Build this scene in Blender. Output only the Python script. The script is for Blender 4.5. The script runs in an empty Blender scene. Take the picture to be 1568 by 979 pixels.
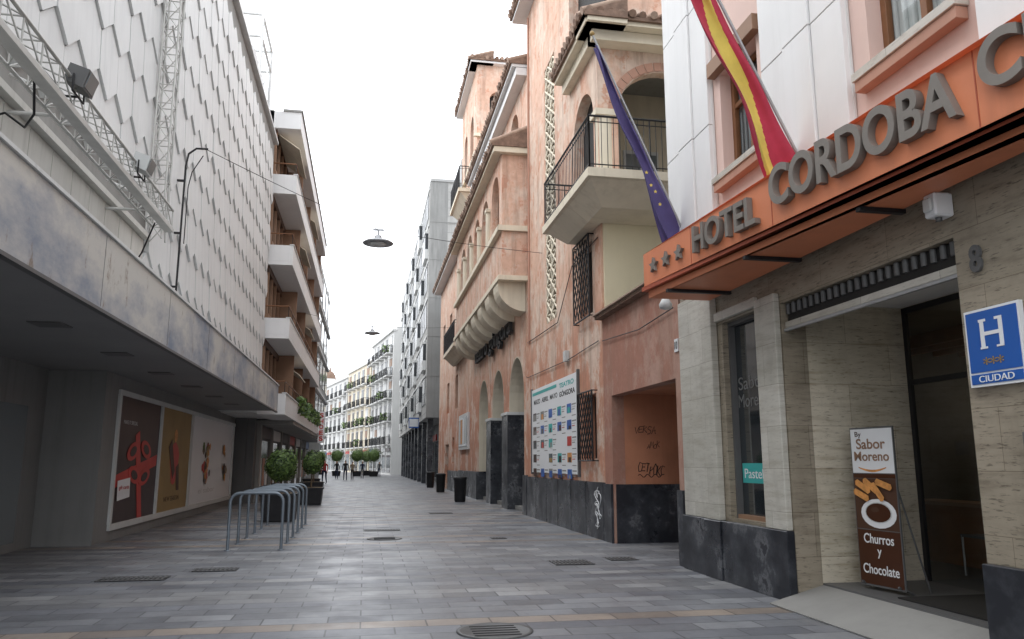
import bpy, bmesh, math, random
from mathutils import Vector, Matrix
random.seed(7)
S=bpy.context.scene; COL=S.collection
# ---------------------------------------------------------------- materials
def nn(nt,t,**k):
    n=nt.nodes.new(t)
    for a,b in k.items(): setattr(n,a,b)
    return n
def rgba(c): return (c[0],c[1],c[2],1)
def mix(nt,fac,a,b,mode='MIX'):
    m=nn(nt,'ShaderNodeMix',data_type='RGBA',blend_type=mode)
    for i,v in ((0,fac),(6,a),(7,b)):
        if hasattr(v,'is_output'): nt.links.new(v,m.inputs[i])
        elif i==0: m.inputs[0].default_value=v
        else: m.inputs[i].default_value=rgba(v)
    return m.outputs[2]
def noise(nt,vec,scale,detail=6,rough=.6):
    n=nn(nt,'ShaderNodeTexNoise'); n.inputs['Scale'].default_value=scale; n.inputs['Detail'].default_value=detail
    n.inputs['Roughness'].default_value=rough; nt.links.new(vec,n.inputs['Vector']); return n.outputs[0]
def ramp(nt,fac,stops):
    r=nn(nt,'ShaderNodeValToRGB'); nt.links.new(fac,r.inputs[0]); e=r.color_ramp.elements
    while len(e)<len(stops): e.new(.5)
    for i,(p,v) in enumerate(stops):
        e[i].position=p; e[i].color=rgba(v) if isinstance(v,tuple) else (v,v,v,1)
    return r.outputs[0]
def mapping(nt,vec,sc):
    m=nn(nt,'ShaderNodeMapping'); nt.links.new(vec,m.inputs[0]); m.inputs['Scale'].default_value=sc; return m.outputs[0]
def start(name,rough=.6,metal=0.,spec=.4):
    m=bpy.data.materials.new(name); m.use_nodes=True; nt=m.node_tree
    b=nt.nodes['Principled BSDF']; b.inputs['Roughness'].default_value=rough; b.inputs['Metallic'].default_value=metal
    b.inputs['Specular IOR Level'].default_value=spec
    tc=nn(nt,'ShaderNodeTexCoord'); return m,nt,b,tc.outputs['Object']
def bump(nt,b,h,st,d=.02):
    k=nn(nt,'ShaderNodeBump'); k.inputs['Strength'].default_value=st; k.inputs['Distance'].default_value=d
    nt.links.new(h,k.inputs['Height']); nt.links.new(k.outputs[0],b.inputs['Normal'])
def M(name,col,rough=.6,var=.12,scale=1.5,bmp=.15,metal=0.,spec=.4,streak=0.,streakcol=None,fine=30):
    m,nt,b,v=start(name,rough,metal,spec)
    n=noise(nt,v,scale,7); lo=tuple(c*(1-var) for c in col); hi=tuple(min(1,c*(1+var)) for c in col)
    c=ramp(nt,n,[(.3,lo),(.7,hi)])
    if streak>0:
        s=noise(nt,mapping(nt,v,(3.5,3.5,.25)),1.6,6,.65); s2=noise(nt,v,.5,3)
        f=nn(nt,'ShaderNodeMath',operation='MULTIPLY'); nt.links.new(ramp(nt,s,[(.48,0.),(.72,1.)]),f.inputs[0]); nt.links.new(ramp(nt,s2,[(.35,.25),(.65,1.)]),f.inputs[1])
        f2=nn(nt,'ShaderNodeMath',operation='MULTIPLY'); nt.links.new(f.outputs[0],f2.inputs[0]); f2.inputs[1].default_value=streak
        c=mix(nt,f2.outputs[0],c,streakcol or tuple(x*.35 for x in col))
    nt.links.new(c,b.inputs['Base Color'])
    if bmp>0: bump(nt,b,noise(nt,v,fine,4),bmp,.01)
    return m
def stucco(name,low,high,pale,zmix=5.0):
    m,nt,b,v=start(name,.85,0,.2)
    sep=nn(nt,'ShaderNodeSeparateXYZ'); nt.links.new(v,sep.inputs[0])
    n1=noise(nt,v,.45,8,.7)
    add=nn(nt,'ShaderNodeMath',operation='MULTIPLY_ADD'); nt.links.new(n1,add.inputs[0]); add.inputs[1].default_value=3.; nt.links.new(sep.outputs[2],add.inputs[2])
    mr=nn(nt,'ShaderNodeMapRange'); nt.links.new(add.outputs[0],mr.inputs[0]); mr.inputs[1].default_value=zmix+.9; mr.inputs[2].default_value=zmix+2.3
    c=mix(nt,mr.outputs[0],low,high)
    n2=noise(nt,mapping(nt,v,(1,1,.7)),1.0,9,.72); c=mix(nt,ramp(nt,n2,[(.48,0.),(.56,.8)]),c,pale)
    n5=noise(nt,mapping(nt,v,(1,1,.8)),2.1,9,.7); c=mix(nt,ramp(nt,n5,[(.55,0.),(.59,.7)]),c,tuple(min(1,x*1.05) for x in low))
    n4=noise(nt,mapping(nt,v,(2.5,2.5,.22)),1.4,7,.7); c=mix(nt,ramp(nt,n4,[(.50,0.),(.68,.55)]),c,(.30,.19,.14))
    n3=noise(nt,v,4.,6,.65); c=mix(nt,ramp(nt,n3,[(.35,.25),(.6,0.)]),c,tuple(x*.55 for x in low))
    nt.links.new(c,b.inputs['Base Color']); bump(nt,b,noise(nt,v,14,6),.3,.02); return m
def travertine(name,c1,c2,rough=.35,pit=.7):
    m,nt,b,v=start(name,rough,0,.4)
    n=noise(nt,mapping(nt,v,(1.2,1.2,9)),1.3,8,.65); c=ramp(nt,n,[(.32,c2),(.5,c1),(.7,tuple(x*1.12 for x in c1))])
    n2=noise(nt,mapping(nt,v,(4,4,30)),2.,5,.65); c=mix(nt,ramp(nt,n2,[(.34,pit),(.44,0.)]),c,tuple(x*.45 for x in c2))
    n3=noise(nt,mapping(nt,v,(2,2,.8)),1.2,6,.65); c=mix(nt,ramp(nt,n3,[(.5,0.),(.7,.4)]),c,tuple(x*.7 for x in c2))
    br=nn(nt,'ShaderNodeTexBrick'); sp=nn(nt,'ShaderNodeSeparateXYZ'); cb=nn(nt,'ShaderNodeCombineXYZ'); nt.links.new(v,sp.inputs[0])
    ad=nn(nt,'ShaderNodeMath',operation='ADD'); nt.links.new(sp.outputs[0],ad.inputs[0]); nt.links.new(sp.outputs[1],ad.inputs[1])
    nt.links.new(ad.outputs[0],cb.inputs[0]); nt.links.new(sp.outputs[2],cb.inputs[1]); nt.links.new(cb.outputs[0],br.inputs['Vector'])
    br.inputs['Scale'].default_value=1; br.inputs['Brick Width'].default_value=1.1; br.inputs['Row Height'].default_value=.48; br.inputs['Mortar Size'].default_value=.003
    br.inputs['Color1'].default_value=(1,1,1,1); br.inputs['Color2'].default_value=(.84,.84,.82,1); br.inputs['Mortar'].default_value=(.5,.47,.42,1)
    c=mix(nt,1.,c,br.outputs[0],'MULTIPLY'); nt.links.new(c,b.inputs['Base Color']); return m
def darkmarble(name):
    m,nt,b,v=start(name,.22,0,.5)
    n=noise(nt,v,2.2,9,.7); c=ramp(nt,n,[(.4,(.018,.02,.026)),(.55,(.045,.049,.058)),(.62,(.13,.135,.145)),(.66,(.03,.032,.04))])
    nt.links.new(c,b.inputs['Base Color']); rr=ramp(nt,noise(nt,v,1.2,5),[(.3,.18),(.7,.5)]); nt.links.new(rr,b.inputs['Roughness']); return m
def paving():
    m,nt,b,v=start('paving_stone',.45,0,.4)
    br=nn(nt,'ShaderNodeTexBrick'); nt.links.new(v,br.inputs['Vector']); br.inputs['Scale'].default_value=1
    br.inputs['Brick Width'].default_value=.62; br.inputs['Row Height'].default_value=.31; br.inputs['Mortar Size'].default_value=.009; br.inputs['Mortar Smooth'].default_value=.2
    br.inputs['Color1'].default_value=(.62,.62,.63,1); br.inputs['Color2'].default_value=(1.22,1.2,1.17,1); br.inputs['Mortar'].default_value=(.28,.28,.28,1); br.inputs['Bias'].default_value=.0
    sp=nn(nt,'ShaderNodeSeparateXYZ'); nt.links.new(v,sp.inputs[0])
    dv=nn(nt,'ShaderNodeMath',operation='DIVIDE'); nt.links.new(sp.outputs[1],dv.inputs[0]); dv.inputs[1].default_value=.31
    fl=nn(nt,'ShaderNodeMath',operation='FLOOR'); nt.links.new(dv.outputs[0],fl.inputs[0])
    wn=nn(nt,'ShaderNodeTexWhiteNoise',noise_dimensions='1D'); nt.links.new(fl.outputs[0],wn.inputs['W'])
    r=nn(nt,'ShaderNodeValToRGB'); r.color_ramp.interpolation='CONSTANT'; nt.links.new(wn.outputs[0],r.inputs[0]); e=r.color_ramp.elements
    st=[(0,(.235,.245,.265)),(.34,(.19,.20,.225)),(.52,(.27,.275,.285)),(.72,(.32,.265,.22)),(.85,(.245,.25,.265)),(.90,(.11,.12,.145))]
    while len(e)<len(st): e.new(.5)
    for i,(p,c) in enumerate(st): e[i].position=p; e[i].color=rgba(c)
    c=mix(nt,1.,r.outputs[0],br.outputs[0],'MULTIPLY')
    n=noise(nt,v,.6,7,.65); c=mix(nt,ramp(nt,n,[(.4,.4),(.65,0.)]),c,(.11,.11,.12))
    n2=noise(nt,v,7,7,.7); c=mix(nt,ramp(nt,n2,[(.55,0.),(.75,.45)]),c,(.09,.09,.09))
    n6=noise(nt,mapping(nt,v,(3,.4,1)),1.2,6,.6); c=mix(nt,ramp(nt,n6,[(.52,0.),(.72,.3)]),c,(.10,.10,.11))
    n5=noise(nt,v,26,2,.5); c=mix(nt,ramp(nt,n5,[(.70,0.),(.73,.5)]),c,(.06,.06,.06))
    nt.links.new(c,b.inputs['Base Color'])
    rr=ramp(nt,noise(nt,v,1.5,6,.6),[(.35,.32),(.7,.58)]); nt.links.new(rr,b.inputs['Roughness'])
    bump(nt,b,br.outputs['Fac'],-.5,.008); return m
def blocks(name,c1,c2,w,h,mort=.01,streak=.4):
    m,nt,b,v=start(name,.85,0,.2)
    br=nn(nt,'ShaderNodeTexBrick'); sp=nn(nt,'ShaderNodeSeparateXYZ'); cb=nn(nt,'ShaderNodeCombineXYZ'); nt.links.new(v,sp.inputs[0])
    ad=nn(nt,'ShaderNodeMath',operation='ADD'); nt.links.new(sp.outputs[0],ad.inputs[0]); nt.links.new(sp.outputs[1],ad.inputs[1])
    nt.links.new(ad.outputs[0],cb.inputs[0]); nt.links.new(sp.outputs[2],cb.inputs[1]); nt.links.new(cb.outputs[0],br.inputs['Vector'])
    br.inputs['Scale'].default_value=1; br.inputs['Brick Width'].default_value=w; br.inputs['Row Height'].default_value=h; br.inputs['Mortar Size'].default_value=mort
    br.inputs['Color1'].default_value=rgba(c1); br.inputs['Color2'].default_value=rgba(c2); br.inputs['Mortar'].default_value=rgba(tuple(x*.5 for x in c1))
    s=noise(nt,mapping(nt,v,(1.5,1.5,.12)),1.2,7,.7); c=mix(nt,ramp(nt,s,[(.45,0.),(.7,streak)]),br.outputs[0],tuple(x*.4 for x in c1))
    nt.links.new(c,b.inputs['Base Color']); return m
def emis(name,col,st):
    m,nt,b,v=start(name); b.inputs['Base Color'].default_value=rgba(col); b.inputs['Emission Color'].default_value=rgba(col); b.inputs['Emission Strength'].default_value=st; return m

PAV=paving()
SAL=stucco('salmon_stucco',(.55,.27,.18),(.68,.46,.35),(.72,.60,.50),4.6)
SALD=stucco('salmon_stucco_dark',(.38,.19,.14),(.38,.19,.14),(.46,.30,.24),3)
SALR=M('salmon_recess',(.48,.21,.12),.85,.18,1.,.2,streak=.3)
CREAM=M('cream_stucco',(.70,.63,.50),.8,.1,.8,.2,streak=.45,streakcol=(.42,.36,.27))
YEL=M('yellow_stucco',(.74,.67,.48),.85,.06,.7,.2,streak=.25,streakcol=(.5,.42,.3))
WHT=M('white_paint',(.73,.73,.725),.6,.04,.8,.08,streak=.22,streakcol=(.5,.49,.47))
FARW=M('far_white_render',(.60,.60,.585),.7,.08,.3,.05,streak=.4,streakcol=(.4,.39,.37))
WHTG=M('weathered_white_panel',(.64,.645,.635),.5,.08,.5,.1,streak=.5,streakcol=(.38,.39,.39))
BEI=M('beige_panel',(.56,.55,.51),.6,.06,.6,.1,streak=.55,streakcol=(.33,.32,.29))
PINK=M('pink_paint',(.68,.50,.44),.7,.05,1,.1,streak=.18)
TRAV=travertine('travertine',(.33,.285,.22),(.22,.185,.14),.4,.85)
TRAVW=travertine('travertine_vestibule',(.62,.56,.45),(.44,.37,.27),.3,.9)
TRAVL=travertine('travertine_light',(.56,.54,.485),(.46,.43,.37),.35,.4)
BLK=darkmarble('black_marble')
IRON=M('black_iron',(.02,.02,.022),.5,.2,5,0,metal=.3)
GLS,_nt,_b,_v=start('window_glass',.06,0,.8); _b.inputs['Base Color'].default_value=(.02,.026,.03,1); _b.inputs['Coat Weight'].default_value=.6
GLSB,_nt,_b,_v=start('window_glass_light',.12,0,.8); _b.inputs['Base Color'].default_value=(.16,.18,.19,1)
GLD,_nt,_b,_v=start('window_glass_dark',.25,0,.4); _b.inputs['Base Color'].default_value=(.035,.04,.045,1)
PANE=bpy.data.materials.new('clear_glass'); PANE.use_nodes=True; _nt=PANE.node_tree; _nt.nodes.clear()
_t=nn(_nt,'ShaderNodeBsdfTransparent'); _t.inputs[0].default_value=(.85,.88,.88,1); _g=nn(_nt,'ShaderNodeBsdfGlossy'); _g.inputs['Roughness'].default_value=.02
_m=nn(_nt,'ShaderNodeMixShader'); _m.inputs[0].default_value=.09; _o=nn(_nt,'ShaderNodeOutputMaterial')
_nt.links.new(_t.outputs[0],_m.inputs[1]); _nt.links.new(_g.outputs[0],_m.inputs[2]); _nt.links.new(_m.outputs[0],_o.inputs[0])
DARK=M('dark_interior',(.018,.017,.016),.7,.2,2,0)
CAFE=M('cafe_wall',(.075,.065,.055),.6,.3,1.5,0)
DGREY=M('dark_grey_metal',(.11,.11,.11),.5,.12,1,.05,streak=.3)
MGREY=M('mid_grey_render',(.27,.265,.25),.8,.1,.8,.1,streak=.3)
SHOPW=M('shopfront_grey_panel',(.20,.20,.195),.55,.1,.8,.08,streak=.35)
SOFF=M('soffit_grey',(.24,.24,.24),.6,.08,.6,.05)
CAN,_nt,_b,_v=start('canopy_weathered_metal',.45,.25,.5)
_n=noise(_nt,mapping(_nt,_v,(1,.6,1.2)),.9,8,.68); _c=ramp(_nt,_n,[(.36,(.18,.23,.31)),(.48,(.36,.38,.41)),(.6,(.54,.54,.51))])
_n2=noise(_nt,mapping(_nt,_v,(1,1,.5)),3.,8,.75); _c=mix(_nt,ramp(_nt,_n2,[(.58,0.),(.66,.85)]),_c,(.20,.15,.11)); _nt.links.new(_c,_b.inputs['Base Color'])
STEEL=M('galvanised_steel',(.42,.43,.44),.45,.12,4,.0,metal=.6)
RACK=M('painted_rack_steel',(.17,.20,.23),.4,.12,3,0,metal=.4)
TRUSS=M('aluminium_truss',(.50,.495,.47),.5,.15,3,0,metal=.2)
ORG=M('orange_sign_panel',(.66,.225,.11),.45,.09,1.2,.05,streak=.3,streakcol=(.42,.14,.07))
ORGD=M('dark_orange_trim',(.40,.09,.045),.45,.1,2,0)
LET=M('sign_letters_taupe',(.19,.17,.15),.45,.1,3,0)
TILE=M('roof_tile',(.20,.13,.095),.85,.35,6,.3)
TILEL=M('roof_tile_pale',(.36,.26,.20),.85,.25,5,.3)
WOOD=M('brown_wood',(.20,.085,.035),.5,.2,3,.1)
ORWD=M('orange_panel_wood',(.27,.16,.10),.6,.15,2,.1)
CONC=blocks('concrete_blocks',(.44,.435,.42),(.50,.495,.475),2.4,.62,.012,.55)
CONCD=M('concrete_dark',(.30,.30,.29),.85,.15,.5,.2,streak=.75,streakcol=(.11,.11,.11))
GREYF=M('grey_facade',(.40,.40,.39),.75,.1,.5,.1,streak=.3)
WHITEB=M('white_board',(.74,.75,.76),.5,.02,1,0)
BLUE=M('sign_blue',(.02,.10,.38),.35,.05,2,0)
TEAL=M('poster_teal',(.05,.38,.36),.5,.05,2,0)
INK=M('ink_black',(.02,.02,.02),.6,.1,2,0)
INKG=M('graffiti_black',(.035,.02,.018),.7,.1,2,0)
RED=M('poster_red',(.50,.05,.04),.45,.1,2,0)
GOLD=M('poster_gold',(.30,.20,.07),.5,.12,1.5,0)
BROWN=M('poster_brown',(.075,.035,.02),.5,.15,1.5,0)
DKB=M('poster_dark',(.04,.022,.022),.4,.2,2,0)
ORP=M('poster_orange',(.60,.27,.08),.5,.3,14,0)
CHOC=M('poster_chocolate',(.06,.02,.008),.3,.1,2,0)
FR=M('flag_red',(.42,.035,.07),.85,.15,4,0); FY=M('flag_yellow',(.64,.51,.11),.85,.12,4,0); FB=M('flag_blue',(.085,.07,.19),.85,.15,4,0)
LEAF=M('leaf_green',(.10,.165,.04),.6,.5,9,0); LEAFD=M('leaf_dark',(.03,.055,.018),.7,.4,9,0)
BARK=M('bark',(.12,.085,.05),.9,.3,8,.3)
SKIN=M('skin',(.50,.30,.21),.6,.05,5,0)
CURT=M('curtain',(.55,.56,.55),.8,.08,2,0)
TERR=M('terracotta_paint',(.46,.26,.19),.8,.1,1,.1,streak=.2)
# ---------------------------------------------------------------- builders
def empty(name,loc=(0,0,0)):
    e=bpy.data.objects.new(name,None); e.location=loc; e.empty_display_size=.3; COL.objects.link(e); return e
class P:
    def __init__(s,name,parent=None): s.n=name; s.p=parent; s.v=[]; s.f=[]; s.mi=[]; s.mats=[]; s.sm=[]
    def m(s,mat):
        if mat not in s.mats: s.mats.append(mat)
        return s.mats.index(mat)
    def add(s,vs,fs,mat,smooth=False):
        o=len(s.v); s.v+=[tuple(v) for v in vs]; k=s.m(mat)
        for f in fs: s.f.append([o+i for i in f]); s.mi.append(k); s.sm.append(smooth)
    def box(s,x0,x1,y0,y1,z0,z1,mat):
        if x0>x1:x0,x1=x1,x0
        if y0>y1:y0,y1=y1,y0
        s.add([(x0,y0,z0),(x1,y0,z0),(x1,y1,z0),(x0,y1,z0),(x0,y0,z1),(x1,y0,z1),(x1,y1,z1),(x0,y1,z1)],
          [(0,3,2,1),(4,5,6,7),(0,1,5,4),(1,2,6,5),(2,3,7,6),(3,0,4,7)],mat)
    def hexa(s,pts,mat): # bottom 4, top 4
        s.add(pts,[(0,3,2,1),(4,5,6,7),(0,1,5,4),(1,2,6,5),(2,3,7,6),(3,0,4,7)],mat)
    def prism(s,poly,vec,mat):
        n=len(poly); vec=Vector(vec); a=[Vector(p) for p in poly]; b=[p+vec for p in a]
        s.add(a+b,[tuple(range(n))[::-1],tuple(range(n,2*n))]+[(i,(i+1)%n,n+(i+1)%n,n+i) for i in range(n)],mat)
    def rod(s,p0,p1,r,mat,n=6,r1=None,caps=True):
        p0=Vector(p0);p1=Vector(p1);d=(p1-p0)
        if d.length<1e-6:return
        d.normalize(); u=d.orthogonal().normalized(); w=d.cross(u); r1=r if r1 is None else r1
        a=[p0+(u*math.cos(2*math.pi*i/n)+w*math.sin(2*math.pi*i/n))*r for i in range(n)]
        b=[p1+(u*math.cos(2*math.pi*i/n)+w*math.sin(2*math.pi*i/n))*r1 for i in range(n)]
        s.add(a+b,[(i,(i+1)%n,n+(i+1)%n,n+i) for i in range(n)],mat,True)
        if caps: s.add(a+b,[tuple(range(n))[::-1],tuple(range(n,2*n))],mat)
    def tube(s,pts,r,mat,n=8):
        pts=[Vector(p) for p in pts]; rings=[]; up=None
        for i,p in enumerate(pts):
            d=(pts[min(i+1,len(pts)-1)]-pts[max(i-1,0)]).normalized()
            if up is None: up=d.orthogonal().normalized()
            up=(up-d*up.dot(d)).normalized(); w=d.cross(up)
            rings+= [p+(up*math.cos(2*math.pi*k/n)+w*math.sin(2*math.pi*k/n))*r for k in range(n)]
        fs=[]
        for i in range(len(pts)-1):
            for k in range(n): fs.append((i*n+k,i*n+(k+1)%n,(i+1)*n+(k+1)%n,(i+1)*n+k))
        s.add(rings,fs,mat,True)
    def lathe(s,c,prof,mat,n=20):
        vs=[]; 
        for r,z in prof: vs+=[(c[0]+r*math.cos(2*math.pi*k/n),c[1]+r*math.sin(2*math.pi*k/n),c[2]+z) for k in range(n)]
        fs=[(i*n+k,i*n+(k+1)%n,(i+1)*n+(k+1)%n,(i+1)*n+k) for i in range(len(prof)-1) for k in range(n)]
        s.add(vs,fs,mat,True)
    def mesh(s,me,mat4,mat):
        s.add([mat4@v.co for v in me.vertices],[tuple(p.vertices) for p in me.polygons],mat)
    def done(s,bevel=0):
        me=bpy.data.meshes.new(s.n); me.from_pydata(s.v,[],s.f)
        for m in s.mats: me.materials.append(m)
        me.polygons.foreach_set('material_index',s.mi); me.polygons.foreach_set('use_smooth',s.sm); me.update()
        bm=bmesh.new(); bm.from_mesh(me); bmesh.ops.recalc_face_normals(bm,faces=bm.faces); bm.to_mesh(me); bm.free()
        o=bpy.data.objects.new(s.n,me); COL.objects.link(o)
        if s.p: o.parent=s.p
        if bevel:
            b=o.modifiers.new('bevel','BEVEL'); b.width=bevel; b.segments=1; b.limit_method='ANGLE'
        return o
def frame(o,X,Y):
    X=Vector(X).normalized();Y=Vector(Y).normalized();Z=X.cross(Y)
    return Matrix(((X.x,Y.x,Z.x,o[0]),(X.y,Y.y,Z.y,o[1]),(X.z,Y.z,Z.z,o[2]),(0,0,0,1)))
def curve_mesh(polys,ext):
    c=bpy.data.curves.new('t','CURVE'); c.dimensions='2D'; c.fill_mode='BOTH'; c.extrude=ext
    for pl in polys:
        sp=c.splines.new('POLY'); sp.points.add(len(pl)-1); sp.use_cyclic_u=True
        for i,p in enumerate(pl): sp.points[i].co=(p[0],p[1],0,1)
    o=bpy.data.objects.new('t',c); COL.objects.link(o); dg=bpy.context.evaluated_depsgraph_get(); dg.update()
    me=bpy.data.meshes.new_from_object(o.evaluated_get(dg)); bpy.data.objects.remove(o); return me
def rect(a0,a1,b0,b1): return [(a0,b0),(a1,b0),(a1,b1),(a0,b1)]
def arch(c,r,b0,spring,n=14,ry=None):
    ry=ry or r
    return [(c-r,b0),(c+r,b0)]+[(c+r*math.cos(math.pi*i/n),spring+ry*math.sin(math.pi*i/n)) for i in range(n+1)]
def bottom_notched(a0,a1,b0,b1,notches):
    out=[(a0,b0)]
    for nt_ in notches:
        l,r_=nt_[0],nt_[1]; rest=nt_[2:][::-1]
        out+= [(l[0],b0)]+rest+[(r_[0],b0)]
    return out+[(a1,b0),(a1,b1),(a0,b1)]
def wallx(part,c,outline,holes,th,mat):
    me=curve_mesh([outline]+holes,abs(th)/2); part.mesh(me,frame((c+th/2,0,0),(0,1,0),(0,0,1)),mat)
def wally(part,c,outline,holes,th,mat):
    me=curve_mesh([outline]+holes,th/2); part.mesh(me,frame((0,c+th/2,0),(1,0,0),(0,0,1)),mat)
def text(part,s,org,X,w,h,mat,ext=.004,offset=0,Y=(0,0,1),bold=0.):
    c=bpy.data.curves.new('t','FONT'); c.body=s; c.extrude=.5; c.offset=bold
    o=bpy.data.objects.new('t',c); COL.objects.link(o); dg=bpy.context.evaluated_depsgraph_get(); dg.update()
    me=bpy.data.meshes.new_from_object(o.evaluated_get(dg)); bpy.data.objects.remove(o)
    xs=[v.co.x for v in me.vertices]; ys=[v.co.y for v in me.vertices]
    x0,x1,y0,y1=min(xs),max(xs),min(ys),max(ys)
    sx=w/(x1-x0); sy=h/(y1-y0)
    for v in me.vertices: v.co=((v.co.x-x0)*sx,(v.co.y-y0)*sy,v.co.z*ext*2+ext+offset)
    part.mesh(me,frame(org,X,Y),mat)
def railing(part,p0,p1,h,mat,sp=.12,r=.008,posts=True):
    p0=Vector(p0);p1=Vector(p1);L=(p1-p0).length;n=max(1,int(L/sp))
    part.rod(p0+Vector((0,0,h)),p1+Vector((0,0,h)),.022,mat,6); part.rod(p0+Vector((0,0,.08)),p1+Vector((0,0,.08)),.014,mat,4)
    part.rod(p0+Vector((0,0,h-.12)),p1+Vector((0,0,h-.12)),.012,mat,4)
    for i in range(n+1):
        q=p0.lerp(p1,i/n); part.rod(q,q+Vector((0,0,h)),r if i%10 else r*1.8,mat,4,caps=False)
def eave_x(part,x_in,x_out,y0,y1,z,rise=.35,mat=TILE,soff=WHT):
    n=int((y1-y0)/.24)
    part.hexa([(x_out+.05,y0,z-.10),(x_in,y0,z-.10),(x_in,y1,z-.10),(x_out+.05,y1,z-.10),(x_out+.05,y0,z-.02),(x_in,y0,z+rise),(x_in,y1,z+rise),(x_out+.05,y1,z-.02)],mat)
    part.box(x_out+.12,x_in,y0+.04,y1-.04,z-.2,z-.103,soff)
    for i in range(n+1):
        y=y0+.1+(y1-y0-.2)*i/n; part.rod((x_out+random.uniform(-.03,.03),y,z+.02),(x_in,y,z+rise+.04),.085,mat if i%3 else TILEL,8)
def eave_y(part,y_in,y_out,x0,x1,z,rise=.35,mat=TILE,soff=WHT):
    n=int((x1-x0)/.24)
    part.hexa([(x0,y_out+.05,z-.10),(x1,y_out+.05,z-.10),(x1,y_in,z-.10),(x0,y_in,z-.10),(x0,y_out+.05,z-.02),(x1,y_out+.05,z-.02),(x1,y_in,z+rise),(x0,y_in,z+rise)],mat)
    part.box(x0+.04,x1-.04,y_out+.12,y_in,z-.2,z-.103,soff)
    for i in range(n+1):
        x=x0+.1+(x1-x0-.2)*i/n; part.rod((x,y_out+random.uniform(-.03,.03),z+.02),(x,y_in,z+rise+.04),.085,mat if i%3 else TILEL,8)
STROKE={'V':[[(0,1),(.5,0),(1,1)]],'E':[[(1,1),(0,.95),(.05,.5),(.8,.55)],[(.05,.5),(0,0),(1,.05)]],'R':[[(0,0),(.1,1),(.9,.8),(.1,.5),(1,0)]],'S':[[(1,.9),(.3,1),(0,.7),(.9,.4),(.7,.05),(0,0)]],'A':[[(0,0),(.5,1),(1,0)],[(.1,.4),(1,.45)]],'M':[[(0,0),(.1,1),(.5,.3),(.9,1),(1,0)]],'O':[[(.5,1),(0,.6),(.2,0),(.9,.1),(1,.7),(.5,1)]],'C':[[(1,.9),(.3,1),(0,.5),(.3,0),(1,.1)]],'T':[[(0,1),(1,.95)],[(.5,1),(.45,0)]],'P':[[(0,0),(.1,1),(.9,.8),(.1,.45)]],'K':[[(0,0),(0,1)],[(1,1),(.1,.45),(1,0)]]}
def graffiti(part,word,org,X,cw,ch,mat,r=.008,rnd=random):
    org=Vector(org);X=Vector(X)
    for i,chh in enumerate(word):
        oz=rnd.uniform(-.03,.03); k=rnd.uniform(.8,1.3)
        for s_ in STROKE[chh]:
            part.tube([org+X*(i*cw*1.1+a*cw+b*ch*.15)+Vector((0,0,b*ch*k+oz)) for a,b in s_],r,mat,4)
RX=(0,-1,0)
# ---------------------------------------------------------------- ground
g=P('ground'); g.add([(-700,-200,-.004),(700,-200,-.004),(700,1200,-.004),(-700,1200,-.004)],[(0,1,2,3)],MGREY); g.done()
g=P('street_paving'); g.add([(-30,-15,0),(30,-15,0),(30,260,0),(-30,260,0)],[(0,1,2,3)],PAV); g.done()
# ---------------------------------------------------------------- HOTEL
H=empty('hotel_building')
w=P('ground_floor_wall',H)
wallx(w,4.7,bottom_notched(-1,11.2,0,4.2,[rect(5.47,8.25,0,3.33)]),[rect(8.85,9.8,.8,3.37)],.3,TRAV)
w.done()
w=P('pilasters',H)
w.box(4.62,4.697,8.27,8.75,.76,3.46,TRAVL); w.box(4.60,4.697,9.95,10.35,.76,3.9,TRAVL); w.box(4.63,4.697,10.37,11.15,.76,3.9,TRAVL)
w.box(4.64,4.697,8.78,9.93,3.40,3.52,TRAVL)
w.done(.008)
w=P('black_plinth',H)
w.box(4.60,4.697,8.25,11.2,.0,.757,BLK); w.box(4.62,4.697,-1,5.44,0,.75,BLK); w.box(4.58,4.599,9.9,10.4,.0,.75,BLK)
w.done(.006)
w=P('shop_window',H)
w.box(4.86,4.87,8.85,9.8,.8,3.37,GLS)
for a,b in((8.85,8.89),(9.76,9.8)): w.box(4.78,4.86,a,b,.8,3.37,DGREY)
w.box(4.78,4.86,8.89,9.76,.8,.85,ORWD); w.box(4.78,4.86,8.89,9.76,3.32,3.37,DGREY)
w.box(4.852,4.859,8.89,9.72,1.25,1.5,TEAL)
text(w,'Pasteler',(4.851,9.66,1.31),RX,.7,.12,WHITEB,.001)
text(w,'Sabor',(4.858,9.72,2.45),RX,.75,.17,SHOPW,.001); text(w,'Moreno',(4.858,9.74,2.22),RX,.8,.17,SHOPW,.001)
w.done()
w=P('entrance_vestibule',H)
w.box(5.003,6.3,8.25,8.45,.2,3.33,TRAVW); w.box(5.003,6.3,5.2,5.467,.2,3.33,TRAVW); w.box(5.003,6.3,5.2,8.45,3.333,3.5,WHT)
w.hexa([(4.35,5.35,.004),(5.0,5.3,.004),(5.0,8.25,.004),(4.35,8.25,.004),(4.35,5.35,.012),(5.0,5.3,.18),(5.0,8.25,.18),(4.35,8.25,.012)],MGREY)
w.box(5.0,13,2,12,.02,.2,DGREY); w.box(5.15,6.2,5.6,7.2,.201,.215,DARK)
w.box(4.78,4.98,5.48,8.24,3.12,3.32,DARK)
for i in range(23): w.rod((4.77,5.56+i*.12,3.2),(4.77,5.56+i*.12,3.32),.03,DGREY,6)
w.box(4.74,4.80,5.48,8.24,3.04,3.11,TRAVL)
w.box(4.72,4.76,5.48,8.24,3.0,3.03,STEEL)
w.box(5.55,5.72,8.235,8.249,1.6,1.75,STEEL)
w.box(12.8,13,2,12,.2,3.5,CAFE); w.box(6.31,12.8,11.8,12,.2,3.5,CAFE); w.box(6.31,12.8,2,2.2,.2,3.5,CAFE); w.box(6.3,13,2,12,3.51,3.6,CAFE)
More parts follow.
